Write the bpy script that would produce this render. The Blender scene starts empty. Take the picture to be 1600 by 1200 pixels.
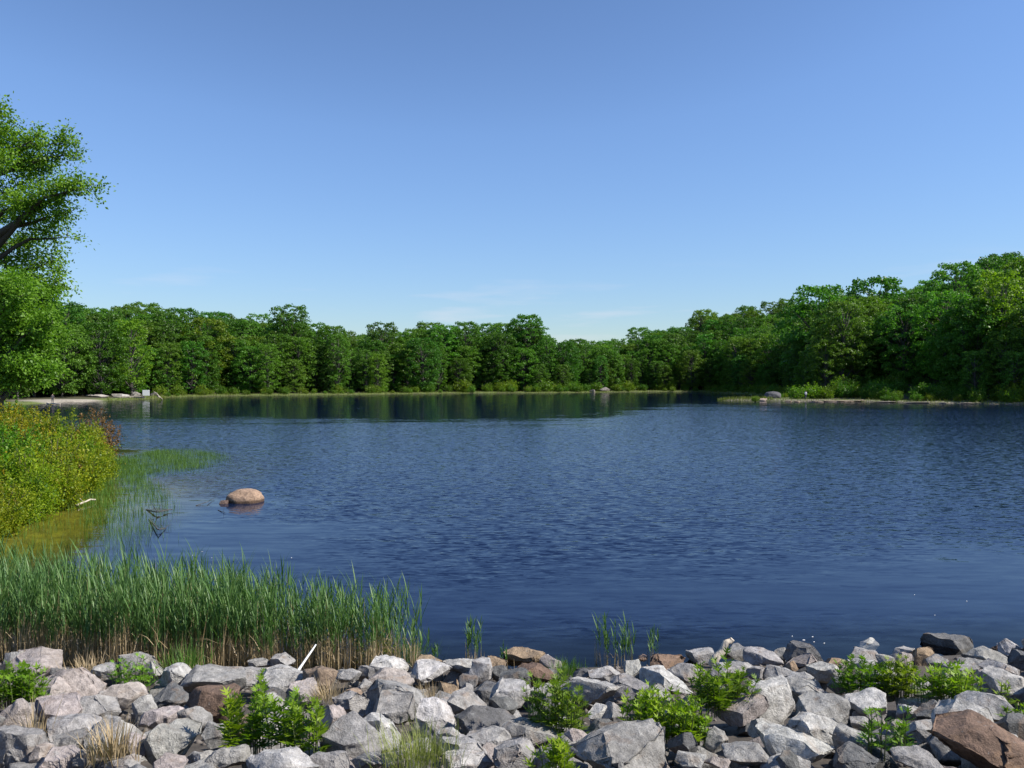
import bpy, bmesh, math, random, bisect
import numpy as np
from mathutils import Vector, Matrix, noise as mnoise

R = math.radians
scene = bpy.context.scene
COL = scene.collection

# ------------------------------------------------------------------ camera
CAM_H = 4.5
F_PX = 1232.0          # focal length for a 1600 px wide frame
HORIZON = 591.0
cam_d = bpy.data.cameras.new('camera')
cam_d.sensor_width = 36.0
cam_d.lens = 36.0 * F_PX / 1600.0
cam_d.clip_start = 0.1
cam_d.clip_end = 6000.0
cam = bpy.data.objects.new('camera', cam_d)
COL.objects.link(cam)
PITCH = math.atan((600.0 - HORIZON) / F_PX)
cam.location = (0, 0, CAM_H)
cam.rotation_euler = (math.pi / 2 - PITCH, 0, 0)
scene.camera = cam

# ------------------------------------------------------------------ sky and sun
SUN_AZ, SUN_EL = R(102), R(43)
world = bpy.data.worlds.new('World')
scene.world = world
world.use_nodes = True
wn, wl = world.node_tree.nodes, world.node_tree.links
wn.clear()
w_out = wn.new('ShaderNodeOutputWorld')
w_bg = wn.new('ShaderNodeBackground')
w_sky = wn.new('ShaderNodeTexSky')
w_sky.sky_type = 'NISHITA'
w_sky.sun_disc = False
w_sky.sun_elevation = SUN_EL
w_sky.sun_rotation = SUN_AZ
w_sky.altitude = 900
w_sky.air_density = 1.0
w_sky.dust_density = 0.05
w_sky.ozone_density = 2.6
w_bg.inputs['Strength'].default_value = 0.112
# faint wisps of cloud low over the horizon, all the way round
w_tc = wn.new('ShaderNodeTexCoord')
w_map = wn.new('ShaderNodeMapping'); w_map.inputs['Scale'].default_value = (3.0, 3.0, 26.0)
w_noi = wn.new('ShaderNodeTexNoise'); w_noi.inputs['Scale'].default_value = 1.6
w_noi.inputs['Detail'].default_value = 5; w_noi.inputs['Roughness'].default_value = 0.5
w_rmp = wn.new('ShaderNodeMapRange'); w_rmp.inputs[1].default_value = 0.58; w_rmp.inputs[2].default_value = 0.8
w_sep = wn.new('ShaderNodeSeparateXYZ')
w_alt = wn.new('ShaderNodeMapRange'); w_alt.inputs[1].default_value = 0.15; w_alt.inputs[2].default_value = 0.08
w_mul = wn.new('ShaderNodeMath'); w_mul.operation = 'MULTIPLY'
w_mul2 = wn.new('ShaderNodeMath'); w_mul2.operation = 'MULTIPLY'; w_mul2.inputs[1].default_value = 0.5
w_mix = wn.new('ShaderNodeMix'); w_mix.data_type = 'RGBA'
w_mix.inputs['B'].default_value = (4.5, 4.4, 4.9, 1)
wl.new(w_tc.outputs['Generated'], w_map.inputs[0]); wl.new(w_map.outputs[0], w_noi.inputs['Vector'])
wl.new(w_noi.outputs[0], w_rmp.inputs[0]); wl.new(w_tc.outputs['Generated'], w_sep.inputs[0])
wl.new(w_sep.outputs['Z'], w_alt.inputs[0]); wl.new(w_rmp.outputs[0], w_mul.inputs[0]); wl.new(w_alt.outputs[0], w_mul.inputs[1])
wl.new(w_mul.outputs[0], w_mul2.inputs[0]); wl.new(w_mul2.outputs[0], w_mix.inputs['Factor'])
# one tone curve for the whole sky: deeper blue, softer towards the horizon
K_SKY = 0.179
w_s1 = wn.new('ShaderNodeVectorMath'); w_s1.operation = 'SCALE'; w_s1.inputs['Scale'].default_value = K_SKY
w_gm = wn.new('ShaderNodeGamma'); w_gm.inputs['Gamma'].default_value = 1.22
w_wb = wn.new('ShaderNodeVectorMath'); w_wb.operation = 'MULTIPLY'; w_wb.inputs[1].default_value = (1.06, 1.04, 1.05)
w_lm = wn.new('ShaderNodeRGBToBW')
w_sb = wn.new('ShaderNodeMath'); w_sb.operation = 'SUBTRACT'; w_sb.inputs[1].default_value = 0.36
w_mx = wn.new('ShaderNodeMath'); w_mx.operation = 'MAXIMUM'; w_mx.inputs[1].default_value = 0.0
w_ma = wn.new('ShaderNodeMath'); w_ma.operation = 'MULTIPLY_ADD'; w_ma.inputs[1].default_value = 0.95; w_ma.inputs[2].default_value = 1.0
w_dv = wn.new('ShaderNodeMath'); w_dv.operation = 'DIVIDE'; w_dv.inputs[0].default_value = 1.0 / K_SKY
w_s2 = wn.new('ShaderNodeVectorMath'); w_s2.operation = 'SCALE'
wl.new(w_sky.outputs[0], w_s1.inputs[0]); wl.new(w_s1.outputs[0], w_gm.inputs['Color']); wl.new(w_gm.outputs[0], w_wb.inputs[0])
wl.new(w_wb.outputs[0], w_lm.inputs[0]); wl.new(w_lm.outputs[0], w_sb.inputs[0]); wl.new(w_sb.outputs[0], w_mx.inputs[0]); wl.new(w_mx.outputs[0], w_ma.inputs[0])
wl.new(w_ma.outputs[0], w_dv.inputs[1]); wl.new(w_wb.outputs[0], w_s2.inputs[0]); wl.new(w_dv.outputs[0], w_s2.inputs['Scale'])
wl.new(w_s2.outputs[0], w_mix.inputs['A']); wl.new(w_mix.outputs['Result'], w_bg.inputs['Color'])
wl.new(w_bg.outputs[0], w_out.inputs['Surface'])

sun_d = bpy.data.lights.new('sun', 'SUN')
sun_d.energy = 4.3
sun_d.angle = R(0.53)
sun_d.color = (1.0, 0.95, 0.87)
sun = bpy.data.objects.new('sun', sun_d)
COL.objects.link(sun)
sdir = Vector((math.sin(SUN_AZ) * math.cos(SUN_EL), math.cos(SUN_AZ) * math.cos(SUN_EL), math.sin(SUN_EL)))
sun.rotation_euler = (-sdir).to_track_quat('-Z', 'Y').to_euler()
sun.location = sdir * 60

scene.view_settings.view_transform = 'Standard'
scene.view_settings.look = 'None'
scene.view_settings.exposure = 0.74
scene.view_settings.gamma = 1.0
scene.cycles.max_bounces = 7
scene.cycles.transparent_max_bounces = 12
scene.cycles.volume_bounces = 0
scene.cycles.caustics_reflective = False
scene.cycles.caustics_refractive = False
scene.cycles.sample_clamp_indirect = 6.0

# ------------------------------------------------------------------ helpers
def at(px, py, z=0.0):
    """world point on the level z seen at picture position (1600x1200)"""
    d = CAM_H - z
    D = d * F_PX / (py - HORIZON)
    return Vector(((px - 800.0) / F_PX * D, D, z))

def at_depth(px, py, D):
    return Vector(((px - 800.0) / F_PX * D, D, CAM_H - (py - HORIZON) / F_PX * D))

def to_px(p):
    return 800 + p[0] / p[1] * F_PX, HORIZON + (CAM_H - p[2]) / p[1] * F_PX

class MB:
    """collects faces in numpy and links them as one mesh"""
    def __init__(s):
        s.v, s.idx, s.tot, s.mat, s.n = [], [], [], [], 0
    def add(s, v, f, mat=0):
        v = np.asarray(v, np.float32).reshape(-1, 3)
        f = np.asarray(f, np.int32)
        s.v.append(v); s.idx.append((f + s.n).ravel())
        s.tot.append(np.full(len(f), f.shape[1], np.int32))
        s.mat.append(np.full(len(f), mat, np.int32))
        s.n += len(v)
    def mesh(s, name, mats, smooth=False):
        me = bpy.data.meshes.new(name)
        v = np.concatenate(s.v); idx = np.concatenate(s.idx); tot = np.concatenate(s.tot); mt = np.concatenate(s.mat)
        me.vertices.add(len(v)); me.vertices.foreach_set('co', v.ravel())
        me.loops.add(len(idx)); me.loops.foreach_set('vertex_index', idx)
        me.polygons.add(len(tot))
        st = np.zeros(len(tot), np.int32); st[1:] = np.cumsum(tot)[:-1]
        me.polygons.foreach_set('loop_start', st)
        for m in (mats if isinstance(mats, (list, tuple)) else [mats]): me.materials.append(m)
        me.polygons.foreach_set('material_index', mt)
        me.update(calc_edges=True)
        if smooth: me.polygons.foreach_set('use_smooth', np.ones(len(tot), bool))
        return me

def link(name, me, parent=None, loc=None, color=None):
    o = bpy.data.objects.new(name, me)
    COL.objects.link(o)
    if parent: o.parent = parent
    if loc is not None: o.location = loc
    if color: o.color = tuple(color) + (1,)
    return o

def tag(o, label=None, cat=None, group=None, kind=None):
    if label: o['label'] = label
    if cat: o['category'] = cat
    if group: o['group'] = group
    if kind: o['kind'] = kind
    return o

def empty(name, loc, rz=0.0, s=1.0):
    o = bpy.data.objects.new(name, None); COL.objects.link(o)
    o.empty_display_size = 0.3
    o.location = loc; o.rotation_euler = (0, 0, rz); o.scale = (s, s, s) if not isinstance(s, tuple) else s
    return o

def tube(mb, pts, radii, n=5, mat=0, cap=True):
    pts = [Vector(p) for p in pts]
    k = len(pts); V = []
    ref = Vector((0.31, 0.91, 0.2))
    for i, p in enumerate(pts):
        t = (pts[min(i + 1, k - 1)] - pts[max(i - 1, 0)]).normalized()
        a = t.cross(ref)
        if a.length < 1e-3: a = t.cross(Vector((1, 0, 0)))
        a.normalize(); b = t.cross(a)
        for j in range(n):
            th = 2 * math.pi * j / n
            V.append(p + (a * math.cos(th) + b * math.sin(th)) * radii[i])
    Fq = [(i * n + j, i * n + (j + 1) % n, (i + 1) * n + (j + 1) % n, (i + 1) * n + j) for i in range(k - 1) for j in range(n)]
    mb.add([tuple(v) for v in V], Fq, mat)
    if cap and n > 2:
        mb.add([tuple(v) for v in V[-n:]], [tuple(range(n))], mat)

def unit(a):
    return a / np.maximum(np.linalg.norm(a, axis=1, keepdims=True), 1e-6)

def leaf_quads(mb, c, d, nrm, L, W, mat=0, fold=0.0):
    """rhombic leaves: base c, direction d, face normal nrm, length L, width W"""
    d = unit(d); s = unit(np.cross(d, nrm)); up = np.cross(s, d)
    L = np.asarray(L).reshape(-1, 1); W = np.asarray(W).reshape(-1, 1)
    n = len(c)
    v = np.stack([c, c + d * L * .45 + s * W * .5 + up * W * fold, c + d * L, c + d * L * .45 - s * W * .5 + up * W * fold], 1).reshape(-1, 3)
    f = np.arange(n * 4).reshape(n, 4)
    mb.add(v, f, mat)

# ------------------------------------------------------------------ materials
def new_mat(name):
    m = bpy.data.materials.new(name); m.use_nodes = True
    nt = m.node_tree; nt.nodes.clear()
    out = nt.nodes.new('ShaderNodeOutputMaterial')
    return m, nt.nodes, nt.links, out

def N(nodes, typ, **kw):
    n = nodes.new(typ)
    for k, v in kw.items():
        if k == 'op': n.operation = v
        elif k == 'blend': n.data_type = 'RGBA'; n.blend_type = v
        else: n.inputs[k].default_value = v
    return n

def leaf_mat(name, c_dark, c_light, trans=0.35, rough=0.45, tint=True, patch=None):
    m, nd, lk, out = new_mat(name)
    geo = nd.new('ShaderNodeNewGeometry')
    mix = nd.new('ShaderNodeMix'); mix.data_type = 'RGBA'
    mix.inputs['A'].default_value = tuple(c_dark) + (1,); mix.inputs['B'].default_value = tuple(c_light) + (1,)
    lk.new(geo.outputs['Random Per Island'], mix.inputs['Factor'])
    col = mix.outputs['Result']
    if patch:
        nz = nd.new('ShaderNodeTexNoise'); nz.inputs['Scale'].default_value = 1.1; nz.inputs['Detail'].default_value = 3
        lk.new(geo.outputs['Position'], nz.inputs['Vector'])
        sb = nd.new('ShaderNodeMath'); sb.operation = 'MULTIPLY_ADD'; sb.inputs[1].default_value = .16; lk.new(geo.outputs['Random Per Island'], sb.inputs[0]); lk.new(nz.outputs[0], sb.inputs[2])
        for lo, hi, pc in patch:
            pm = nd.new('ShaderNodeMix'); pm.data_type = 'RGBA'; pm.inputs['B'].default_value = tuple(pc) + (1,)
            mr0 = nd.new('ShaderNodeMapRange'); mr0.inputs[1].default_value = lo; mr0.inputs[2].default_value = hi; mr0.inputs[4].default_value = .85
            lk.new(sb.outputs[0], mr0.inputs[0]); lk.new(mr0.outputs[0], pm.inputs['Factor']); lk.new(col, pm.inputs['A']); col = pm.outputs['Result']
    if tint:
        oi = nd.new('ShaderNodeObjectInfo')
        mul = nd.new('ShaderNodeMix'); mul.data_type = 'RGBA'; mul.blend_type = 'MULTIPLY'; mul.inputs['Factor'].default_value = 1
        lk.new(col, mul.inputs['A']); lk.new(oi.outputs['Color'], mul.inputs['B']); col = mul.outputs['Result']
        hsv = nd.new('ShaderNodeHueSaturation')
        mr = nd.new('ShaderNodeMapRange'); mr.inputs[3].default_value = 0.485; mr.inputs[4].default_value = 0.512
        mv = nd.new('ShaderNodeMapRange'); mv.inputs[3].default_value = 0.85; mv.inputs[4].default_value = 1.2
        fr = nd.new('ShaderNodeMath'); fr.operation = 'FRACT'
        m7 = nd.new('ShaderNodeMath'); m7.operation = 'MULTIPLY'; m7.inputs[1].default_value = 7.31
        lk.new(oi.outputs['Random'], mr.inputs[0]); lk.new(oi.outputs['Random'], m7.inputs[0]); lk.new(m7.outputs[0], fr.inputs[0])
        lk.new(fr.outputs[0], mv.inputs[0]); lk.new(mr.outputs[0], hsv.inputs['Hue']); lk.new(mv.outputs[0], hsv.inputs['Value'])
        lk.new(col, hsv.inputs['Color']); col = hsv.outputs['Color']
    b = nd.new('ShaderNodeBsdfPrincipled')
    b.inputs['Roughness'].default_value = rough
    b.inputs['Specular IOR Level'].default_value = 0.25
    lk.new(col, b.inputs['Base Color'])
    tr = nd.new('ShaderNodeBsdfTranslucent')
    ym = nd.new('ShaderNodeMix'); ym.data_type = 'RGBA'; ym.blend_type = 'MULTIPLY'; ym.inputs['Factor'].default_value = 1
    ym.inputs['B'].default_value = (1.1, 1.25, 0.5, 1)
    lk.new(col, ym.inputs['A']); lk.new(ym.outputs['Result'], tr.inputs['Color'])
    ms = nd.new('ShaderNodeMixShader'); ms.inputs[0].default_value = trans
    lk.new(b.outputs[0], ms.inputs[1]); lk.new(tr.outputs[0], ms.inputs[2]); lk.new(ms.outputs[0], out.inputs[0])
    return m

def bark_mat(name, c1, c2, scale=6.0):
    m, nd, lk, out = new_mat(name)
    tc = nd.new('ShaderNodeTexCoord')
    mp = nd.new('ShaderNodeMapping'); mp.inputs['Scale'].default_value = (scale, scale, scale * 0.2)
    nz = nd.new('ShaderNodeTexNoise'); nz.inputs['Scale'].default_value = 2.0; nz.inputs['Detail'].default_value = 4
    mix = nd.new('ShaderNodeMix'); mix.data_type = 'RGBA'
    mix.inputs['A'].default_value = tuple(c1) + (1,); mix.inputs['B'].default_value = tuple(c2) + (1,)
    b = nd.new('ShaderNodeBsdfPrincipled'); b.inputs['Roughness'].default_value = 0.85
    bp = nd.new('ShaderNodeBump'); bp.inputs['Strength'].default_value = 0.5; bp.inputs['Distance'].default_value = 0.03
    lk.new(tc.outputs['Object'], mp.inputs[0]); lk.new(mp.outputs[0], nz.inputs['Vector'])
    lk.new(nz.outputs[0], mix.inputs['Factor']); lk.new(mix.outputs['Result'], b.inputs['Base Color'])
    lk.new(nz.outputs[0], bp.inputs['Height']); lk.new(bp.outputs[0], b.inputs['Normal']); lk.new(b.outputs[0], out.inputs[0])
    return m

def rock_mat(name, stain=0.25, wet=None):
    m, nd, lk, out = new_mat(name)
    tc = nd.new('ShaderNodeTexCoord'); oi = nd.new('ShaderNodeObjectInfo')
    off = nd.new('ShaderNodeVectorMath'); off.operation = 'ADD'
    sc = nd.new('ShaderNodeVectorMath'); sc.operation = 'SCALE'; sc.inputs['Scale'].default_value = 37.0
    cmb = nd.new('ShaderNodeCombineXYZ')
    for i in range(3): lk.new(oi.outputs['Random'], cmb.inputs[i])
    lk.new(cmb.outputs[0], sc.inputs[0]); lk.new(tc.outputs['Object'], off.inputs[0]); lk.new(sc.outputs[0], off.inputs[1])
    def noi(scale, det, rough=0.6, dist=0.0):
        n = nd.new('ShaderNodeTexNoise'); n.inputs['Scale'].default_value = scale; n.inputs['Detail'].default_value = det
        n.inputs['Roughness'].default_value = rough; n.inputs['Distortion'].default_value = dist
        lk.new(off.outputs[0], n.inputs['Vector']); return n
    big, mid, fine = noi(2.6, 3, .5, .6), noi(14, 6, .68), noi(75, 3, .7)
    def ramp(src, a, b, c, d):
        r = nd.new('ShaderNodeMapRange'); r.inputs[1].default_value = a; r.inputs[2].default_value = b
        r.inputs[3].default_value = c; r.inputs[4].default_value = d; lk.new(src, r.inputs[0]); return r.outputs[0]
    def mul(a, b):
        x = nd.new('ShaderNodeMath'); x.operation = 'MULTIPLY'; lk.new(a, x.inputs[0]); lk.new(b, x.inputs[1]); return x.outputs[0]
    val = mul(mul(ramp(big.outputs[0], .3, .7, .78, 1.15), ramp(mid.outputs[0], .3, .7, .52, 1.35)), ramp(fine.outputs[0], .3, .7, .8, 1.2))
    v3 = nd.new('ShaderNodeCombineXYZ')
    for i in range(3): lk.new(val, v3.inputs[i])
    cm = nd.new('ShaderNodeMix'); cm.data_type = 'RGBA'; cm.blend_type = 'MULTIPLY'; cm.inputs['Factor'].default_value = 1
    lk.new(oi.outputs['Color'], cm.inputs['A']); lk.new(v3.outputs[0], cm.inputs['B'])
    st = nd.new('ShaderNodeMix'); st.data_type = 'RGBA'; st.inputs['B'].default_value = (.23, .145, .085, 1)
    s2 = noi(4.2, 5, .6, 1.0)
    lk.new(ramp(s2.outputs[0], .56, .72, 0, stain * 2), st.inputs['Factor']); lk.new(cm.outputs['Result'], st.inputs['A'])
    # lichen
    lc = nd.new('ShaderNodeMix'); lc.data_type = 'RGBA'; lc.inputs['B'].default_value = (.40, .40, .38, 1)
    l2 = noi(9, 4, .75, .4)
    lk.new(ramp(l2.outputs[0], .62, .70, 0, .45), lc.inputs['Factor']); lk.new(st.outputs['Result'], lc.inputs['A'])
    b = nd.new('ShaderNodeBsdfPrincipled'); b.inputs['Roughness'].default_value = 0.82; b.inputs['Specular IOR Level'].default_value = .3
    lk.new(lc.outputs['Result'], b.inputs['Base Color'])
    if wet:      # dark stained ring above the waterline
        gp = nd.new('ShaderNodeNewGeometry'); sx = nd.new('ShaderNodeSeparateXYZ'); lk.new(gp.outputs['Position'], sx.inputs[0])
        ad = nd.new('ShaderNodeMath'); ad.operation = 'MULTIPLY_ADD'; ad.inputs[1].default_value = .12; lk.new(big.outputs[0], ad.inputs[0]); lk.new(sx.outputs['Z'], ad.inputs[2])
        wm = nd.new('ShaderNodeMix'); wm.data_type = 'RGBA'; wm.inputs['B'].default_value = (.06, .035, .022, 1)
        lk.new(ramp(ad.outputs[0], wet + .10, wet + .03, 0, .85), wm.inputs['Factor']); lk.new(lc.outputs['Result'], wm.inputs['A']); lk.new(wm.outputs['Result'], b.inputs['Base Color'])
    hs = nd.new('ShaderNodeMath'); hs.operation = 'MULTIPLY_ADD'; hs.inputs[1].default_value = 0.35
    lk.new(fine.outputs[0], hs.inputs[0]); lk.new(mid.outputs[0], hs.inputs[2])
    bp = nd.new('ShaderNodeBump'); bp.inputs['Strength'].default_value = 0.85; bp.inputs['Distance'].default_value = 0.045
    lk.new(hs.outputs[0], bp.inputs['Height']); lk.new(bp.outputs[0], b.inputs['Normal']); lk.new(b.outputs[0], out.inputs[0])
    return m

def plain_mat(name, col, rough=0.7, var=0.15, scale=8.0):
    m, nd, lk, out = new_mat(name)
    tc = nd.new('ShaderNodeTexCoord')
    nz = nd.new('ShaderNodeTexNoise'); nz.inputs['Scale'].default_value = scale; nz.inputs['Detail'].default_value = 5
    mix = nd.new('ShaderNodeMix'); mix.data_type = 'RGBA'
    mix.inputs['A'].default_value = tuple(c * (1 - var) for c in col) + (1,); mix.inputs['B'].default_value = tuple(min(1, c * (1 + var)) for c in col) + (1,)
    b = nd.new('ShaderNodeBsdfPrincipled'); b.inputs['Roughness'].default_value = rough
    lk.new(tc.outputs['Object'], nz.inputs['Vector']); lk.new(nz.outputs[0], mix.inputs['Factor'])
    lk.new(mix.outputs['Result'], b.inputs['Base Color']); lk.new(b.outputs[0], out.inputs[0])
    return m

M_LEAF = leaf_mat('forest_leaf', (.054, .135, .015), (.128, .26, .030), .44)
M_OAK = leaf_mat('near_tree_leaf', (.060, .14, .014), (.14, .27, .030), .48)
M_SHRUB = leaf_mat('shrub_leaf', (.085, .165, .012), (.28, .335, .024), .44, patch=[(.48, .40, (.055, .135, .018)), (.70, .80, (.22, .13, .025))])
M_FARSHRUB = leaf_mat('far_shrub_leaf', (.07, .15, .014), (.20, .28, .026), .42)
M_DRY = leaf_mat('dry_leaf', (.12, .065, .02), (.24, .15, .04), .3)
M_WEED = leaf_mat('weed_leaf', (.10, .20, .014), (.23, .35, .03), .42)
M_REED = leaf_mat('reed_blade', (.065, .15, .04), (.15, .25, .075), .32, tint=False)
M_STRAW = leaf_mat('dead_reed', (.30, .215, .115), (.52, .41, .26), .2, tint=False)
M_POND = leaf_mat('pond_grass', (.06, .14, .02), (.12, .22, .035), .3, tint=False)
M_BARK = bark_mat('bark', (.04, .035, .03), (.10, .09, .08))
M_TWIG = bark_mat('twig_bark', (.06, .045, .03), (.14, .11, .08), 12)
M_STEM = plain_mat('weed_stem', (.10, .13, .04), .6, .3, 20)
M_ROCK = rock_mat('granite')
M_RUST = rock_mat('rusty_rock', .55)
M_DRIFT = bark_mat('driftwood', (.45, .38, .29), (.66, .58, .47), 14)
M_WHITE = plain_mat('white_paint', (.78, .77, .75), .5, .06)

# ------------------------------------------------------------------ terrain and lake
SHORE = [(-17, 15.2), (-13.2, 13.4), (-9, 12.5), (-4, 12.1), (0, 12.2), (4, 12.4), (8, 12.9), (12, 13.2), (20, 14), (40, 16), (70, 25),
         (100, 45), (112, 80), (104, 112), (88, 134), (70, 146), (66.5, 150), (60, 152.5), (53.5, 153), (50.5, 157.5), (46, 157.5), (42, 158.5), (42.5, 161),
         (51, 162.5), (58, 172), (64, 200), (66, 235), (62, 262), (45, 262), (35.6, 256), (22, 249), (9.8, 241), (-5, 240), (-19, 236), (-36, 222), (-52, 213), (-66.6, 205),
         (-79, 194.5), (-81.5, 184), (-78, 170), (-81, 154), (-83, 146), (-84, 138), (-86, 120), (-75, 95), (-60, 76), (-45, 63), (-33, 56), (-26.5, 49),
         (-21.5, 42), (-19.8, 38), (-17.4, 33), (-15.5, 28.5), (-14.8, 24.5), (-14.6, 21), (-16, 18), (-18, 16.5)]
SHORE = [(x - 1.1 if (x < -14 and 19 < y < 43) else x, y) for x, y in SHORE]
_rj = random.Random(17); _S2 = []
for _i in range(len(SHORE)):
    _a, _b = Vector(SHORE[_i]), Vector(SHORE[(_i + 1) % len(SHORE)])
    _S2.append(SHORE[_i])
    if min(_a.y, _b.y) > 110:
        _n = int((_b - _a).length / 5)
        _nr = Vector((-(_b - _a).y, (_b - _a).x)).normalized()
        for _k in range(1, _n):
            _p = _a.lerp(_b, _k / _n) + _nr * _rj.gauss(0, .8); _S2.append((_p.x, _p.y))
SHORE = _S2
SH = np.array(SHORE)
def shore_sd(x, y):
    """signed distance to the water's edge, positive on land"""
    x = np.asarray(x, float); y = np.asarray(y, float)
    best = np.full(x.shape, 1e9); inside = np.zeros(x.shape, bool)
    for i in range(len(SH)):
        ax, ay = SH[i]; bx, by = SH[(i + 1) % len(SH)]
        dx, dy = bx - ax, by - ay
        t = np.clip(((x - ax) * dx + (y - ay) * dy) / (dx * dx + dy * dy), 0, 1)
        best = np.minimum(best, (x - ax - t * dx) ** 2 + (y - ay - t * dy) ** 2)
        if ay != by:
            c = ((ay > y) != (by > y)) & (x < dx * (y - ay) / dy + ax)
            inside ^= c
    d = np.sqrt(best)
    return np.where(inside, -d, d)

def sstep(a, b, x):
    t = np.clip((x - a) / (b - a), 0, 1); return t * t * (3 - 2 * t)

HILL_PX = [-2500, -400, 60, 200, 330, 450, 520, 600, 700, 900, 980, 1060, 1150, 1250, 1380, 1480, 1600, 2000, 4000]
HILL_A = [4, 5, 5, 6, 8, 8, 5, 4, 4, 3, 6, 13, 16, 16, 16, 18, 20, 22, 14]
def bumps(x, y, s, seed=0.0):
    return (np.sin(x * s + 1.3 + seed) * np.cos(y * s * 1.13 + .7 * seed) + .5 * np.sin(x * s * 2.3 + y * s * 1.7 + seed) + .35 * np.cos(x * s * 4.1 - y * s * 3.7 + 2 * seed)) / 1.85

def ground_z(x, y):
    x = np.asarray(x, float); y = np.asarray(y, float)
    sd = shore_sd(x, y)
    px = 800 + x / np.maximum(y, 5.0) * F_PX
    A = np.interp(px, HILL_PX, HILL_A)
    land = np.minimum(sd * 0.22, 0.35) + A * sstep(4, 95, sd) + .35 * bumps(x, y, .12) * sstep(3, 20, sd)
    # the dam the camera stands on: an even slope of riprap and a level crest
    dam = np.clip(sd * 0.25, 0, 2.85) - .16 * sstep(.2, 1.2, sd) * sstep(1.5, 3.5, y)
    wd = sstep(34, 20, y) * sstep(-20, -13.5, x + np.maximum(0, 14 - y) * 3)
    wd = np.maximum(wd, sstep(10, 2, y))
    landz = land * (1 - wd) + dam * wd
    # lake bed: shelving gently at the left, steeper elsewhere
    left = sstep(-6.5, -12.0, x) * sstep(75, 50, y)
    depth = np.minimum(-sd * (0.055 * left + 0.40 * (1 - left)), 3.2)
    bed = -depth + .04 * bumps(x, y, 1.1) * np.clip(-sd, 0, 1)
    return np.where(sd > 0, landz, bed)


def axis(segs):
    out = [segs[0][0]]
    for a, b, s in segs:
        n = max(1, int(round((b - a) / s))); out += list(np.linspace(a, b, n + 1)[1:])
    return np.array(out)
gx = axis([(-2500, -400, 150), (-400, -130, 10), (-130, -30, 2), (-30, -12, .5), (-12, 12, .3), (12, 30, .6), (30, 130, 2), (130, 400, 10), (400, 2500, 150)])
gy = axis([(-2500, -100, 150), (-100, -10, 6), (-10, 4, .7), (4, 16, .3), (16, 60, .7), (60, 290, 2), (290, 500, 8), (500, 3000, 150)])
X, Y = np.meshgrid(gx, gy)
Z = ground_z(X, Y)
SD = shore_sd(X, Y)
nx, ny = len(gx), len(gy)
_gxl, _gyl, _ZL, _SDL = gx.tolist(), gy.tolist(), Z.tolist(), SD.tolist()
def bilin(tab, x, y):
    i = min(max(bisect.bisect_right(_gxl, x) - 1, 0), nx - 2); j = min(max(bisect.bisect_right(_gyl, y) - 1, 0), ny - 2)
    u = (x - _gxl[i]) / (_gxl[i + 1] - _gxl[i]); v = (y - _gyl[j]) / (_gyl[j + 1] - _gyl[j])
    return (tab[j][i] * (1 - u) + tab[j][i + 1] * u) * (1 - v) + (tab[j + 1][i] * (1 - u) + tab[j + 1][i + 1] * u) * v
def gz(x, y): return bilin(_ZL, x, y)
def sd1(x, y): return bilin(_SDL, x, y)
mb = MB()
ii = (np.arange(ny - 1)[:, None] * nx + np.arange(nx - 1)[None, :]).ravel()
mb.add(np.stack([X, Y, Z], -1).reshape(-1, 3), np.stack([ii, ii + 1, ii + nx + 1, ii + nx], 1))
# what the ground is made of, by place
c_soil = np.array([.10, .08, .06]); c_wood = np.array([.055, .05, .022]); c_bed = np.array([.07, .055, .035]); c_alga = np.array([.23, .22, .018])
c_sand = np.array([.33, .29, .23]); c_gravel = np.array([.075, .062, .05]); c_meadow = np.array([.11, .14, .03])
C = np.broadcast_to(c_wood, X.shape + (3,)).copy()
def put(mask, col):
    global C
    C = C * (1 - mask[..., None]) + col * mask[..., None]
put(sstep(7, 2, SD), c_meadow)
put(sstep(60, 45, Y) * sstep(-12, -13, X), c_soil * .7)
put(sstep(30, 17, Y) * sstep(-17, -13, X), c_gravel)
beach = sstep(9, 6, np.hypot((X + 84) / 1.1, (Y - 149) / 1.0))
put(beach, c_sand)
put(sstep(3, 1.2, SD) * sstep(38, 44, X) * sstep(120, 130, Y) * sstep(180, 165, Y), c_sand * .6)
put((SD < -.05) * 1.0, c_bed)
alg = sstep(-11.3, -13.0, X + .10 * (Y - 20)) * sstep(40, 30, Y) * (SD < 0)
put(alg, c_alga)
M_GROUND, nd, lk, out = new_mat('ground_earth')
at_ = nd.new('ShaderNodeAttribute'); at_.attribute_name = 'earth'
tc = nd.new('ShaderNodeTexCoord')
n1 = nd.new('ShaderNodeTexNoise'); n1.inputs['Scale'].default_value = 3.0; n1.inputs['Detail'].default_value = 8; n1.inputs['Roughness'].default_value = .7
r1 = nd.new('ShaderNodeMapRange'); r1.inputs[1].default_value = .3; r1.inputs[2].default_value = .7; r1.inputs[3].default_value = .55; r1.inputs[4].default_value = 1.4
mm = nd.new('ShaderNodeVectorMath'); mm.operation = 'SCALE'
b = nd.new('ShaderNodeBsdfPrincipled'); b.inputs['Roughness'].default_value = .95
bp = nd.new('ShaderNodeBump'); bp.inputs['Distance'].default_value = .06; bp.inputs['Strength'].default_value = .8
lk.new(tc.outputs['Object'], n1.inputs['Vector']); lk.new(n1.outputs[0], r1.inputs[0])
lk.new(at_.outputs['Color'], mm.inputs[0]); lk.new(r1.outputs[0], mm.inputs['Scale']); lk.new(mm.outputs[0], b.inputs['Base Color'])
lk.new(n1.outputs[0], bp.inputs['Height']); lk.new(bp.outputs[0], b.inputs['Normal']); lk.new(b.outputs[0], out.inputs[0])
me = mb.mesh('ground', M_GROUND, smooth=True)
ca = me.color_attributes.new('earth', 'FLOAT_COLOR', 'POINT')
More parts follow.
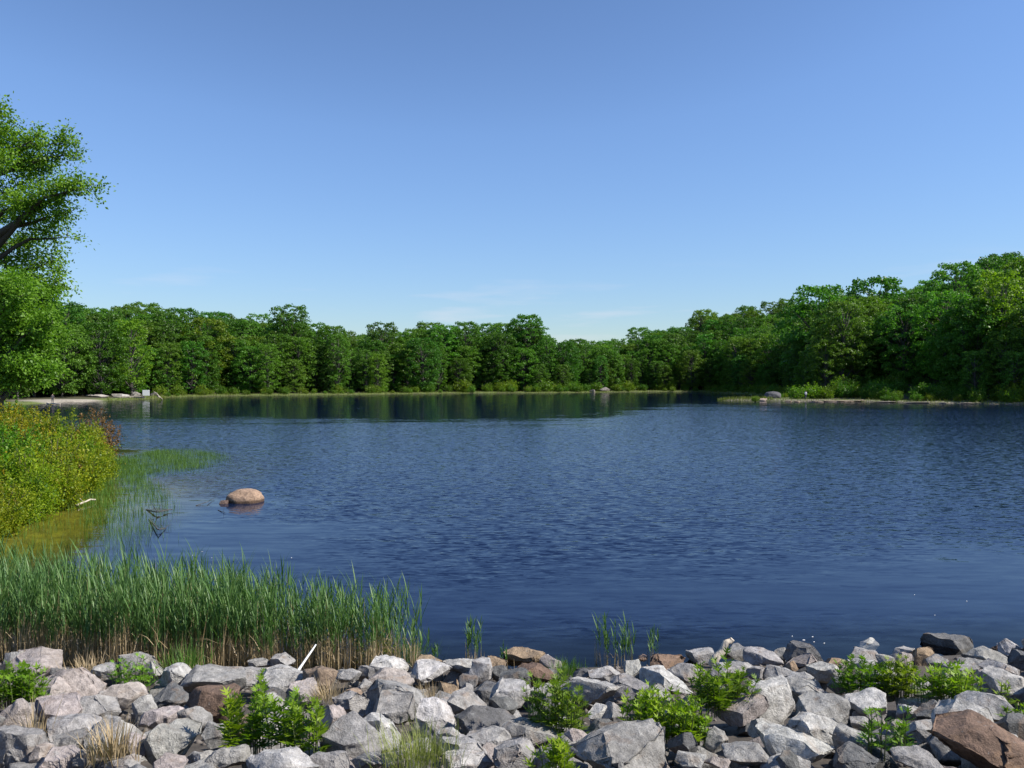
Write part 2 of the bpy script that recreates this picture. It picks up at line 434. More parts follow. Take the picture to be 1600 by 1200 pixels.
ca.data.foreach_set('color', np.concatenate([C.reshape(-1, 3), np.ones((nx * ny, 1))], 1).astype(np.float32).ravel())
tag(link('ground', me), 'dam slope, lake bed and wooded hillsides round the lake', kind='structure')

# water: a closed body, clear but stained, its surface ruffled by a light breeze
M_WATER, nd, lk, out = new_mat('lake_water')
geo = nd.new('ShaderNodeNewGeometry')
sep = nd.new('ShaderNodeSeparateXYZ'); lk.new(geo.outputs['Position'], sep.inputs[0])
def slope_noise(sx, sy, rot, det=2.0, rough=.5, dist=0.0):
    mp = nd.new('ShaderNodeMapping'); mp.inputs['Scale'].default_value = (sx, sy, 1); mp.inputs['Rotation'].default_value = (0, 0, R(rot))
    nz = nd.new('ShaderNodeTexNoise'); nz.noise_dimensions = '2D'
    nz.inputs['Scale'].default_value = 1.0; nz.inputs['Detail'].default_value = det; nz.inputs['Roughness'].default_value = rough; nz.inputs['Distortion'].default_value = dist
    lk.new(geo.outputs['Position'], mp.inputs[0]); lk.new(mp.outputs[0], nz.inputs['Vector'])
    sb = nd.new('ShaderNodeVectorMath'); sb.operation = 'SUBTRACT'; sb.inputs[1].default_value = (.5, .5, .5)
    lk.new(nz.outputs['Color'], sb.inputs[0]); return sb.outputs[0]
def vscale(v, s):
    x = nd.new('ShaderNodeVectorMath'); x.operation = 'SCALE'; lk.new(v, x.inputs[0])
    if isinstance(s, float): x.inputs['Scale'].default_value = s
    else: lk.new(s, x.inputs['Scale'])
    return x.outputs[0]
def vadd(a, b_):
    x = nd.new('ShaderNodeVectorMath'); x.operation = 'ADD'; lk.new(a, x.inputs[0]); lk.new(b_, x.inputs[1]); return x.outputs[0]
def mrange(src, a, b_, c, d, smooth=True):
    r = nd.new('ShaderNodeMapRange'); r.interpolation_type = 'SMOOTHSTEP' if smooth else 'LINEAR'
    for i, v in enumerate((a, b_, c, d)): r.inputs[i + 1].default_value = v
    lk.new(src, r.inputs[0]); return r.outputs[0]
def mmath(op, a, b_):
    x = nd.new('ShaderNodeMath'); x.operation = op
    for i, v in enumerate((a, b_)):
        if isinstance(v, (int, float)): x.inputs[i].default_value = v
        else: lk.new(v, x.inputs[i])
    return x.outputs[0]
ripples = vscale(slope_noise(2.9, 8.6, -7, 3, .6, .5), .42)
wavelets = vscale(slope_noise(1.1, 3.6, -14, 2, .5, .3), .17)
calm_n = vadd(vscale(slope_noise(.35, 1.1, -4, 1, .4), .035), vscale(slope_noise(.7, 3.4, 3, 2, .5, .4), .085))
# where the breeze reaches: sheltered under the near dam, by the left bank and along the far shore
bank = nd.new('ShaderNodeAttribute'); bank.attribute_name = 'breeze'
pat = slope_noise(.05, .16, 4, 4, .62, .8)
psep = nd.new('ShaderNodeSeparateXYZ'); lk.new(pat, psep.inputs[0])
breeze = mmath('ADD', bank.outputs['Fac'], mmath('MULTIPLY', psep.outputs['X'], 1.5))
breeze = mrange(breeze, .12, .95, 0.0, 1.0)
# the steep fronts of the bigger ripples
fr_ = nd.new('ShaderNodeSeparateXYZ'); lk.new(slope_noise(2.1, 7.6, -9, 2, .55, .5), fr_.inputs[0])
front = nd.new('ShaderNodeCombineXYZ'); lk.new(mrange(fr_.outputs['X'], .05, .17, 0.0, -.20), front.inputs['Y'])
wave = vadd(vscale(vadd(vadd(ripples, wavelets), front.outputs[0]), breeze), calm_n)
flat = nd.new('ShaderNodeVectorMath'); flat.operation = 'MULTIPLY'; flat.inputs[1].default_value = (.55, 1.0, 0.0)
lk.new(wave, flat.inputs[0])
nadd = nd.new('ShaderNodeVectorMath'); nadd.operation = 'ADD'; lk.new(flat.outputs[0], nadd.inputs[0])
bias = nd.new('ShaderNodeCombineXYZ'); bias.inputs['Z'].default_value = 1.0; lk.new(mmath('MULTIPLY', breeze, -.032), bias.inputs['Y']); lk.new(bias.outputs[0], nadd.inputs[1])
nn = nd.new('ShaderNodeVectorMath'); nn.operation = 'NORMALIZE'; lk.new(nadd.outputs[0], nn.inputs[0])
fre = nd.new('ShaderNodeFresnel'); fre.inputs['IOR'].default_value = 1.333; lk.new(nn.outputs[0], fre.inputs['Normal'])
gl = nd.new('ShaderNodeBsdfGlossy'); gl.inputs['Roughness'].default_value = .03; lk.new(nn.outputs[0], gl.inputs['Normal'])
tr = nd.new('ShaderNodeBsdfTransparent'); tr.inputs['Color'].default_value = (.98, .98, .98, 1)
ms = nd.new('ShaderNodeMixShader'); lk.new(fre.outputs[0], ms.inputs[0]); lk.new(tr.outputs[0], ms.inputs[1]); lk.new(gl.outputs[0], ms.inputs[2])
deep = nd.new('ShaderNodeAttribute'); deep.attribute_name = 'deep'
df = nd.new('ShaderNodeBsdfDiffuse'); df.inputs['Color'].default_value = (.006, .014, .042, 1)
mb2 = nd.new('ShaderNodeMixShader'); lk.new(deep.outputs['Fac'], mb2.inputs[0]); lk.new(tr.outputs[0], mb2.inputs[1]); lk.new(df.outputs[0], mb2.inputs[2])
lk.new(mb2.outputs[0], ms.inputs[1])
lk.new(ms.outputs[0], out.inputs['Surface'])
va = nd.new('ShaderNodeVolumeAbsorption'); va.inputs['Color'].default_value = (.62, .60, .36, 1); va.inputs['Density'].default_value = 0.9
lk.new(va.outputs[0], out.inputs['Volume'])
wx = axis([(-140, -30, 3), (-30, 20, .8), (20, 160, 3)]); wy = axis([(8.5, 60, .8), (60, 300, 3)])
WX, WY = np.meshgrid(wx, wy)
mb = MB(); n1_ = len(wx); ii = (np.arange(len(wy) - 1)[:, None] * n1_ + np.arange(n1_ - 1)[None, :]).ravel()
mb.add(np.stack([WX, WY, 0 * WX], -1).reshape(-1, 3), np.stack([ii, ii + 1, ii + n1_ + 1, ii + n1_], 1))
x0, x1, y0, y1 = wx[0], wx[-1], wy[0], wy[-1]
# side walls and bottom share the rim vertices so the body is closed
rim = list(range(n1_)) + [n1_ * (j + 1) - 1 for j in range(1, len(wy))] + [n1_ * (len(wy) - 1) + i for i in range(n1_ - 2, -1, -1)] + [n1_ * j for j in range(len(wy) - 2, 0, -1)]
top = np.stack([WX, WY, 0 * WX], -1).reshape(-1, 3)
low = top[rim].copy(); low[:, 2] = -6.0
k = len(rim); base = mb.n
mb.v.append(low.astype(np.float32)); mb.n += k
side = np.array([(rim[i], base + i, base + (i + 1) % k, rim[(i + 1) % k]) for i in range(k)], np.int32)
mb.idx.append(side.ravel()); mb.tot.append(np.full(k, 4, np.int32)); mb.mat.append(np.zeros(k, np.int32))
mb.idx.append(np.arange(base + k - 1, base - 1, -1, dtype=np.int32)); mb.tot.append(np.array([k], np.int32)); mb.mat.append(np.zeros(1, np.int32))
me = mb.mesh('lake_water', M_WATER)
wsd = -shore_sd(WX, WY).ravel()
WXf, WYf = WX.ravel(), WY.ravel()
pxw = 800 + WXf / WYf * F_PX
near_dam = sstep(-1, 13, WYf - 13.0 - np.clip(-WXf - 1.0, 0, 30) * 1.0)
near_dam = np.maximum(near_dam, .32 * sstep(-3, 3, WXf))
near_dam = np.where(WYf > 60, 1, np.maximum(near_dam, sstep(-2, 12, WYf - 27 - np.clip(-WXf - 11, 0, 30) * 1.5)))
yc = np.interp(pxw, [170, 940, 1060, 1600], [73, 68, 112, 104])
farfade = sstep(1.6, .72, WYf / yc)
br = np.minimum(np.minimum(near_dam, farfade), sstep(0, 5, wsd))
dp = np.concatenate([sstep(.15, 1.0, -ground_z(WXf, WYf)), np.zeros(k)])
da_ = me.attributes.new('deep', 'FLOAT', 'POINT'); da_.data.foreach_set('value', dp.astype(np.float32))
br = np.concatenate([br, np.zeros(k)])
aa = me.attributes.new('breeze', 'FLOAT', 'POINT'); aa.data.foreach_set('value', br.astype(np.float32))
tag(link('lake_water', me), 'dark blue rippled lake water', kind='structure')

# ------------------------------------------------------------------ trees of the wood
rng = np.random.default_rng(7)

def wood_tree(seed, H, Rad, low, nclump, per, leaf, dome=1.0):
    """crown and trunk meshes of a broadleaf tree, origin at the foot"""
    r = np.random.default_rng(seed)
    crown, trunk = MB(), MB()
    lean = r.normal(0, .35, 2)
    pts = [(lean[0] * t ** 2 + .12 * math.sin(5 * t + seed), lean[1] * t ** 2 + .12 * math.cos(4 * t + seed), H * .9 * t) for t in np.linspace(0, 1, 8)]
    r0 = H * .013
    tube(trunk, [(0, 0, -.6)] + pts, [r0 * 1.5] + [r0 * (1.15 - t) for t in np.linspace(0, 1, 8)], 7)
    cents = []
    for i in range(nclump):
        t = (i + r.random()) / nclump                    # height fraction through the crown
        z = H * (low + (1 - low) * t)
        prof = math.sqrt(max(.04, 1 - ((t - .5) / .54) ** 2)) ** (.8 * dome)
        rad = Rad * prof * (0.35 + .72 * math.sqrt(r.random()))
        a = i * 2.39996 + r.normal(0, .5)
        cr = r.uniform(.5, 1.15) * (Rad / 5.2) ** .5
        c = np.array([lean[0] * .5 + rad * math.cos(a), lean[1] * .5 + rad * math.sin(a), min(z, H - .5 * cr)])
        cents.append((c, cr))
    for i, (c, cr) in enumerate(cents):
        n = int(per * r.uniform(.7, 1.25) * cr ** 1.5 * 1.15)
        d = unit(r.normal(0, 1, (n, 3))); d[:, 2] = np.where(d[:, 2] < -.25, -d[:, 2] * .5, d[:, 2])
        rr = cr * (.55 + .55 * r.random((n, 1)) ** .6)
        p = c + d * rr * np.array([1.15, 1.15, .85])
        nr = unit(d * .8 + r.normal(0, .8, (n, 3)) + np.array([0, 0, .25]))
        dd = np.cross(nr, unit(r.normal(0, 1, (n, 3))))
        L = leaf * r.uniform(.7, 1.3, n)
        leaf_quads(crown, p - dd * (L * .5)[:, None], dd, nr, L, L * .72)
        if i % 3 == 0:
            h = max(.12, c[2] / H - .16 - .1 * r.random())
            q = np.array([lean[0] * h * h, lean[1] * h * h, H * .9 * h]) if h < .98 else c
            mid = (q + c) / 2 + np.array([0, 0, .35])
            tube(trunk, [tuple(q), tuple(mid), tuple(c)], [r0 * .42, r0 * .28, r0 * .1], 4)
    return crown.mesh('crown', M_LEAF), trunk.mesh('trunk', M_BARK, True)

VAR = []
specs = [(18, 5.2, .08, 170, 62, 1.0), (19, 4.5, .16, 150, 64, .8), (17, 5.8, .05, 190, 62, 1.1), (20, 5.0, .22, 150, 68, .9), (16, 4.2, .03, 150, 62, .8),
         (18, 5.5, .10, 170, 64, 1.3), (19, 3.8, .06, 150, 60, .7), (15, 5.2, .02, 170, 62, 1.2), (21, 5.8, .28, 155, 74, 1.0)]
for i, (H, Rd, low, nc, per, dome) in enumerate(specs):
    VAR.append((H, Rd) + wood_tree(100 + i, H, Rd, low, nc, per, .40, dome))

def plant_tree(name, v, x, y, s, rz, color, label, group=None, sxy=1.0):
    H, Rd, cm, tm = VAR[v]
    t = empty(name, (x, y, gz(x, y) - .05), rz, (s * sxy, s * sxy, s))
    link('crown', cm, t, color=color); link('trunk', tm, t)
    tag(t, label, 'tree', group)
    return t

# scatter: jittered points on land inside the field of view and a little beyond
cand = []
rs = random.Random(5)
cellsz = 4.6
for iy in range(int(100 / cellsz), int(420 / cellsz)):
    for ix in range(int(-260 / cellsz), int(260 / cellsz)):
        cand.append(((ix + rs.uniform(.1, .9)) * cellsz, (iy + rs.uniform(.1, .9)) * cellsz))
cand = np.array(cand)
csd = shore_sd(cand[:, 0], cand[:, 1])
cpx = 800 + cand[:, 0] / cand[:, 1] * F_PX
depth_lim = np.interp(cpx, [0, 500, 900, 1050, 1250, 1600], [75, 80, 50, 70, 95, 110])
inner = np.interp(cpx, [-200, 60, 230, 260, 1130, 1240, 1350, 1700], [14, 14, 9, 6, 7, 8, 6.5, 6.5])
keep = (csd > inner) & (csd < depth_lim) & (cpx > -140) & (cpx < 1860)
keep &= ~((np.hypot(cand[:, 0] + 84, cand[:, 1] - 150) < 9))
keep &= ~((cand[:, 0] < 86) & (cand[:, 0] > 40) & (cand[:, 1] > 138) & (cand[:, 1] < 171))
# thin out with distance from the shore
thin = np.array([rs.random() for _ in cand])
keep &= thin < np.interp(csd, [0, 14, 35, 110], [1, .85, .62, .5])
cand, csd, cpx = cand[keep], csd[keep], cpx[keep]
cz = ground_z(cand[:, 0], cand[:, 1])
T = []
for (x, y), sd_, px, z in zip(cand, csd, cpx, cz):
    v = rs.randrange(9)
    if sd_ < 14: v = rs.choice([0, 2, 4, 5, 6, 7, 7, 4])
    s = rs.uniform(.74, 1.14)
    s *= np.interp(px, [100, 450, 500, 560, 600, 800, 860, 900, 990, 1050, 1700], [.96, .98, .87, .83, .93, .97, .88, .82, .82, .93, 1.0])
    if sd_ < 11: s *= rs.uniform(.6, .95)
    T.append([x, y, z, px, sd_, v, s])
# rank by how much of each the camera sees
cover = np.full(2200, 700.0)
T.sort(key=lambda t: t[1])
for t in T:
    H, Rd = VAR[t[5]][0] * t[6], VAR[t[5]][1] * t[6]
    top = HORIZON - (t[2] + H - CAM_H) / t[1] * F_PX
    bot = HORIZON - (t[2] - CAM_H) / t[1] * F_PX
    a, b_ = int(t[3] - Rd / t[1] * F_PX) + 300, int(t[3] + Rd / t[1] * F_PX) + 300
    a, b_ = max(300, a), min(1900, b_)
    vis = 0
    if b_ > a:
        seg = cover[a:b_]; vis = np.maximum(0, np.minimum(seg, bot) - top).sum()
        cover[a:b_] = np.minimum(seg, top + (bot - top) * .12)
    t.append(vis)
order = sorted(range(len(T)), key=lambda i: -T[i][7])
N_IND = 270
single = set(i for i in order[:N_IND] if T[i][7] > 0)
print('trees', len(T), 'single', len(single))
ONES = ['', 'first', 'second', 'third', 'fourth', 'fifth', 'sixth', 'seventh', 'eighth', 'ninth', 'tenth', 'eleventh', 'twelfth', 'thirteenth', 'fourteenth', 'fifteenth', 'sixteenth', 'seventeenth', 'eighteenth', 'nineteenth']
def ordinal(n):
    if n < 20: return ONES[n]
    t = ['', '', 'twent', 'thirt', 'fort', 'fift', 'sixt', 'sevent', 'eight', 'ninet'][n // 10]
    return t + 'ieth' if n % 10 == 0 else t + 'y-' + ONES[n % 10]
def section(px, sd_):
    front = sd_ < 17
    if px < 250: a = ('behind the far left beach',)
    elif px < 560: a = ('on the sunlit left shore',)
    elif px < 800: a = ('on the far shore left of centre',)
    elif px < 985: a = ('on the far shore right of centre',)
    elif px < 1230: a = ('on the shore beyond the spit',)
    elif px < 1400: a = ('on the hill behind the point',)
    else: a = ('on the high hill at far right',)
    return front, a[0]
counts = {}
for i in sorted(range(len(T)), key=lambda i: T[i][3]):
    if i not in single: continue
    x, y, z, px, sd_, v, s, vis = T[i]
    front, where = section(px, sd_)
    tone = rs.uniform(.78, 1.22)
    col = (tone * rs.uniform(.82, 1.2), tone, tone * rs.uniform(.75, 1.2))
    key = ('front row tree ' if front else 'treetop in the back rows ') + where
    counts[key] = counts.get(key, 0) + 1
    lab = key + ', ' + ordinal(counts[key]) + ' from left'
    plant_tree('broadleaf_tree', v, x, y, s, rs.uniform(0, 6.28), col, lab, key.replace('tree ', 'trees ').replace('treetop ', 'treetops '))

# trees the photograph singles out (picture position of the top, distance, variant, colour, label)
special = [
    (825, 493, 262, 8, 1.18, (.95, 1.02, .9), 'tallest domed tree standing above the middle of the far shore'),
    (455, 478, 232, 3, 1.05, (.85, 1.0, .9), 'tall narrow tree poking above the canopy of the left shore'),
    (1276, 449, 205, 7, 1.0, (.9, 1.0, 1.0), 'round tree crown standing free above the canopy right of the spit'),
    (1372, 436, 215, 7, 1.15, (.8, .95, .95), 'broad pale tree crown rising over the right skyline'),
    (1562, 425, 152, 6, 1.05, (1.6, 1.3, .7), 'yellow green sunlit tree at the right edge of the wood'),
    (205, 500, 182, 1, 1.0, (1.6, 1.3, .7), 'bright yellow green tree behind the beach at the left'),
    (320, 498, 212, 2, 1.05, (1.7, 1.15, .8), 'yellowish tree with a broad crown in the left wood'),
    (590, 560, 228, 4, .75, (1.25, 1.2, .9), 'small bright round tree at the water in front of dark woods'),
    (1555, 408, 215, 5, 1.0, (.75, .9, .9), 'dark tree breaking the skyline at the top right'),
]
for px, py, D, v, s, col, lab in special:
    p = at_depth(px, py, D)
    H = VAR[v][0]
    g = gz(p.x, p.y)
    sz = max(.7, min(2.0, (p.z - g) / H))
    plant_tree('broadleaf_tree', v, p.x, p.y, sz, px * .37, col, lab)

# the rest of the wood reads as one mass: instances on points
rest = [T[i] for i in range(len(T)) if i not in single]
fm = bpy.data.meshes.new('wood')
fm.vertices.add(len(rest))
fm.vertices.foreach_set('co', np.array([[t[0], t[1], t[2] - .05] for t in rest], np.float32).ravel())
for nm, typ, vals in (('kind_of_tree', 'INT', [t[5] for t in rest]), ('size', 'FLOAT', [t[6] for t in rest]), ('turn', 'FLOAT', [rs.uniform(0, 6.28) for _ in rest])):
    a_ = fm.attributes.new(nm, typ, 'POINT'); a_.data.foreach_set('value', vals)
wood = link('wood', fm)
tag(wood, 'mass of green trees filling the wood behind the shore trees', 'wood', kind='stuff')
ng = bpy.data.node_groups.new('wood_nodes', 'GeometryNodeTree')
ng.interface.new_socket('Geometry', in_out='INPUT', socket_type='NodeSocketGeometry')
ng.interface.new_socket('Geometry', in_out='OUTPUT', socket_type='NodeSocketGeometry')
gn, gl_ = ng.nodes, ng.links
gi, go = gn.new('NodeGroupInput'), gn.new('NodeGroupOutput')
firsts = {}
for o in bpy.data.objects:
    if o.type == 'MESH' and o.parent and o.name.split('.')[0] in ('crown', 'trunk'):
        firsts.setdefault(o.data.name, o)
jall = gn.new('GeometryNodeJoinGeometry')
for v in reversed(range(9)):
    j = gn.new('GeometryNodeJoinGeometry')
    for m_ in VAR[v][2:4]:
        oi = gn.new('GeometryNodeObjectInfo')
        if m_.name not in firsts: continue
        oi.inputs['Object'].default_value = firsts[m_.name]
        gl_.new(oi.outputs['Geometry'], j.inputs[0])
    g2 = gn.new('GeometryNodeGeometryToInstance'); gl_.new(j.outputs[0], g2.inputs[0]); gl_.new(g2.outputs[0], jall.inputs[0])
iop = gn.new('GeometryNodeInstanceOnPoints'); iop.inputs['Pick Instance'].default_value = True
def named(nm, typ):
    n = gn.new('GeometryNodeInputNamedAttribute'); n.data_type = typ; n.inputs['Name'].default_value = nm; return n
nk, ns, nt_ = named('kind_of_tree', 'INT'), named('size', 'FLOAT'), named('turn', 'FLOAT')
cx = gn.new('ShaderNodeCombineXYZ'); gl_.new(nt_.outputs[0], cx.inputs['Z'])
gl_.new(gi.outputs[0], iop.inputs['Points']); gl_.new(jall.outputs[0], iop.inputs['Instance'])
gl_.new(nk.outputs[0], iop.inputs['Instance Index']); gl_.new(cx.outputs[0], iop.inputs['Rotation']); gl_.new(ns.outputs[0], iop.inputs['Scale'])
gl_.new(iop.outputs[0], go.inputs[0])
md = wood.modifiers.new('wood', 'NODES'); md.node_group = ng

# ------------------------------------------------------------------ the big tree at the left edge
def limb_tree(name, label, base, top_z, trunk_r, targets, seed, color, spray=1.0, leaf=.17, per=70):
    r = np.random.default_rng(seed)
    crown, wood_ = MB(), MB(); limbs = []
    base = Vector(base)
    H = top_z - base.z
    def trunk_at(h): return Vector((.5 * math.sin(h * 3.1), .3 * math.cos(h * 2.2), H * h))
    hs = np.linspace(0, 1, 10)
    tube(wood_, [(0, 0, -.8)] + [tuple(trunk_at(h)) for h in hs], [trunk_r * 1.3] + [trunk_r * (1.08 - h) for h in hs], 9)
    for tg in targets:
        tg = Vector(tg) - base
        hd = math.hypot(tg.x, tg.y)
        h0 = max(.14, min(.93, (tg.z - r.uniform(.25, .62) * hd) / H))
        a = trunk_at(h0)
        P = []
        for t in np.linspace(0, 1, 8):
            q = a.lerp(tg, t) + Vector((0, 0, .10 * hd * math.sin(math.pi * t))) + Vector(r.normal(0, .13, 3)) * (t * (1 - t) * 4)
            P.append(q)
        lr = .026 * (tg - a).length + .04
        wl_ = MB(); limbs.append(wl_)
        tube(wl_, [tuple(p) for p in P], [lr * (1.05 - t) for t in np.linspace(0, 1, 8)], 6)
        L = (tg - a).length
        nsub = int(5 + L * 1.5)
        for s_ in range(nsub):
            t = .40 + .60 * (s_ + r.random()) / nsub
            f = t * 7; k_ = min(6, int(f)); q = P[k_].lerp(P[k_ + 1], f - k_)
            d = Vector(r.normal(0, 1, 3)); d.z = d.z * .7 + .25
            d = (d.normalized() + (tg - a).normalized() * .5).normalized()
            ln = spray * r.uniform(.6, 1.5) * (1.25 - .5 * t)
            e = q + d * ln
            tube(wl_, [tuple(q), tuple((q + e) / 2 + Vector((0, 0, .06))), tuple(e)], [.03, .018, .008], 3, cap=False)
            for c_, sz in ((e, .56), (q.lerp(e, .55), .45), (q.lerp(e, .8) + Vector((0, 0, .3)), .42)):
                n = int(per * r.uniform(.6, 1.2))
                off = r.normal(0, 1, (n, 3)) * np.array([.60, .60, .42]) * sz * spray
                p = np.array(c_) + off
                nr = unit(r.normal(0, .8, (n, 3)) + np.array([.25, -.25, .55]))
                dd = unit(off + r.normal(0, .4, (n, 3))); dd[:, 2] -= .25
                Lf = leaf * r.uniform(.6, 1.3, n)
                leaf_quads(crown, p, dd, nr, Lf, Lf * .6, fold=.12)
    o = empty(name, base)
    link('crown', crown.mesh('near_crown', M_OAK), o, color=color); tk = link('trunk', wood_.mesh('near_trunk', M_BARK, True), o)
    for w_ in limbs: link('limb', w_.mesh('near_limb', M_BARK, True), tk)
    return tag(o, label, 'tree')

rr_ = random.Random(3)
D0 = 56.0
tg = []
for (px, py) in [(5, 172), (22, 215), (60, 212), (105, 222), (128, 240), (146, 284), (120, 292), (88, 262), (112, 328), (72, 318), (40, 268), (108, 366), (60, 372), (96, 402), (30, 338), (100, 432), (55, 430), (12, 398), (80, 458), (-10, 300), (20, 455),
                 (8, 250), (66, 290), (50, 400)]:
    tg.append(at_depth(px, py + 4, D0 + rr_.uniform(-4, 4)))
for k_ in range(22):   # the far side of the crown, beyond the frame
    a = rr_.uniform(0, 6.28); hz = rr_.uniform(.38, 1)
    rad = 9.0 * math.sin(math.pi * min(1, hz * .8 + .15)) ** .7 * rr_.uniform(.5, 1)
    tg.append(Vector((-39.5 - abs(rad * math.cos(a)) * .9, D0 + rad * math.sin(a), 1 + 24 * hz)))
limb_tree('oak_tree', 'tall spreading tree leaning into the sky at the left edge', (-38.5, D0, gz(-38.5, D0)), 22.5, .34, tg, 21, (1.7, 1.45, 1.0), 1.05, .22, 30)
tg = []
for (px, py) in [(10, 445), (40, 440), (70, 462), (95, 476), (105, 505), (108, 530), (104, 555), (96, 582), (60, 500), (35, 480), (75, 540), (50, 560), (20, 520), (-10, 500), (70, 590), (30, 590), (0, 560), (88, 516), (60, 580), (15, 600), (-20, 590), (-50, 540)]:
    tg.append(at_depth(px - 22, py, 51 + rr_.uniform(-2.5, 2.5)))
limb_tree('maple_tree', 'bright leafy lower tree under the tall tree at the left edge', (-33.6, 51, gz(-33.6, 51)), 9.5, .2, tg, 22, (1.2, 1.12, .9), 1.15, .21, 62)

# ------------------------------------------------------------------ shrubs
def shrub_mesh(seed, w, h, n, leaf, matl, matw):
    r = np.random.default_rng(seed)
    fol, st = MB(), MB()
    k = 36
    cs = []
    for i in range(k):
        a = r.uniform(0, 6.28); rad = w * .5 * math.sqrt(r.random()) * .85
        top = h * (1 - .5 * (rad / (w * .5)) ** 2) * r.uniform(.5, 1.05)
        cs.append((rad * math.cos(a), rad * math.sin(a), top))
        tube(st, [(.12 * math.cos(a), .12 * math.sin(a), -.2), (rad * .6 * math.cos(a), rad * .6 * math.sin(a), top * .55), (rad * math.cos(a), rad * math.sin(a), top * .98)], [.03, .018, .007], 4)
    for i in range(16):     # long shoots standing out of the outline
        c = np.array(cs[r.integers(0, k)]); e = c * np.array([1.06, 1.06, 1.0]) + np.array([r.normal(0, .1), r.normal(0, .1), h * r.uniform(.10, .24)])
        tube(st, [tuple(c * .9), tuple(e)], [.010, .004], 3)
        m = max(8, int(n / k / 6)); u = r.random((m, 1)); p = c * (1 - u) + e * u + r.normal(0, .03 * w / 3, (m, 3))
        L = leaf * r.uniform(.6, 1.2, m)
        leaf_quads(fol, p, unit(r.normal(0, 1, (m, 3)) + np.array([0, 0, .6])), unit(r.normal(0, .6, (m, 3)) + np.array([0, 0, .8])), L, L * .55, fold=.15)
    for c in cs:
        m = n // k
        u = r.random(m) ** .75
        d = r.normal(0, 1, (m, 3))
        p = np.array([0, 0, 0]) + np.array(c) * np.stack([0.7 + .3 * u, 0.7 + .3 * u, .06 + .94 * u], 1) + d * np.array([.15, .15, .11]) * (w / 3.0 + .35)
        p[:, 2] = np.maximum(p[:, 2], .05)
        nr = unit(r.normal(0, .6, (m, 3)) + np.array([0, 0, .8]))
        dd = unit(r.normal(0, 1, (m, 3)) + np.array([0, 0, .35]))
        L = leaf * r.uniform(.6, 1.35, m)
        leaf_quads(fol, p, dd, nr, L, L * .55, fold=.15)
    return fol.mesh('shrub_foliage', matl), st.mesh('shrub_stems', matw, True)

BUSH = [shrub_mesh(300 + i, 3.0, 2.4, 9000, .11, M_SHRUB, M_TWIG) for i in range(4)]
DRY = shrub_mesh(320, 2.7, 2.5, 5200, .10, M_DRY, M_TWIG)
def shrub(name, me2, x, y, s, rz, color, label, group=None, z=None):
    t = empty(name, (x, y, gz(x, y) if z is None else z), rz, s)
    link('foliage', me2[0], t, color=color); link('stems', me2[1], t)
    tag(t, label, 'shrub', group); return t
# left bank: (picture x, picture y of the foot, size, colour, label)
gcol, ycol, rcol = (.7, 1.0, .9), (1.12, 1.03, .7), (1.35, .9, .65)
bank_l = [
    (-14.9, 21.2, .62, ycol, 'low yellow green bush nearest the reeds at the left edge'),
    (-17.0, 23.2, .86, ycol, 'yellow green bush at the left edge above the reeds'),
    (-16.2, 25.6, .84, (1.0, 1.08, .7), 'light green bush leaning over the shallows'),
    (-18.8, 26.2, .92, rcol, 'bronze tinged bush at the left edge of the bank'),
    (-17.0, 29.0, .92, ycol, 'lime yellow bush above the driftwood on the bank'),
    (-19.4, 29.8, 1.0, gcol, 'greener bush in the middle of the left bank'),
    (-22.2, 30.5, 1.05, ycol, 'yellow bush cut by the left edge of the picture'),
    (-18.4, 32.6, .98, (1.05, 1.1, .7), 'bright bush halfway along the bank beside the water'),
    (-21.0, 33.8, 1.05, rcol, 'reddish tipped bush in the middle of the bank'),
    (-24.0, 34.6, 1.15, gcol, 'deep green bush at the left edge of the bank'),
    (-20.4, 36.8, 1.05, ycol, 'yellow green bush at the water where the bank turns'),
    (-22.8, 38.0, 1.1, (1.2, 1.02, .7), 'olive yellow bush below the dry brown bush'),
    (-25.8, 38.8, 1.2, ycol, 'tall yellow bush behind the greener bushes at left'),
    (-27.5, 43.0, 1.25, rcol, 'orange tinged bush at the top left of the bank'),
    (-24.6, 42.2, 1.0, rcol, 'rust coloured bush left of the dry brown bush'),
    (-31.0, 46.0, 1.25, (1.25, 1.0, .7), 'yellowish bush at the left edge below the trees'),
    (-15.4, 22.8, .70, (1.05, 1.05, .7), 'small lime bush overhanging the olive shallows'),
    (-15.7, 24.8, .66, (.9, 1.05, .7), 'small fresh green bush at the foot of the bank'),
    (-16.0, 27.2, .72, ycol, 'small yellow bush just above the bank driftwood'),
    (-16.9, 30.8, .76, (1.1, 1.1, .65), 'small yellow green bush hanging over the pond grass'),
    (-18.2, 34.6, .84, ycol, 'leafy yellow bush at the water above the pond grass'),
    (-19.6, 37.2, .9, (1.15, 1.0, .65), 'last yellow bush at the corner of the bank'),
    (-20.6, 39.6, .9, (1.1, 1.05, .7), 'bush at the water under the dry brown bush'),
]
for i, (x, y, s, col, lab) in enumerate(bank_l):
    sz_ = s * np.interp(y, [20, 29, 34, 40], [1.0, 1.04, 1.0, .92])
    shrub('bank_shrub', BUSH[i % 4], x + np.interp(y, [20, 27, 34, 40], [.5, .4, -.25, -.7]), y, (sz_ * .95, sz_ * .95, sz_ * 1.05), i * 1.7, col, lab, 'bushes on the left bank')
shrub('dry_shrub', DRY, -22.3, 42.2, 1.12, .4, (1, 1, 1), 'bare looking brown bush at the end of the left bank')
for i, (px, D, s, lab) in enumerate([(8, 62, 1.25, 'round green bush below the left trees at the picture edge'), (40, 64, 1.2, 'green bush between the left trees and the beach'), (-30, 60, 1.3, 'green bush just leaving the picture at left')]):
    shrub('bank_shrub', BUSH[i], (px - 800) / F_PX * D, D, s, i, (.72, 1.08, .8), lab)

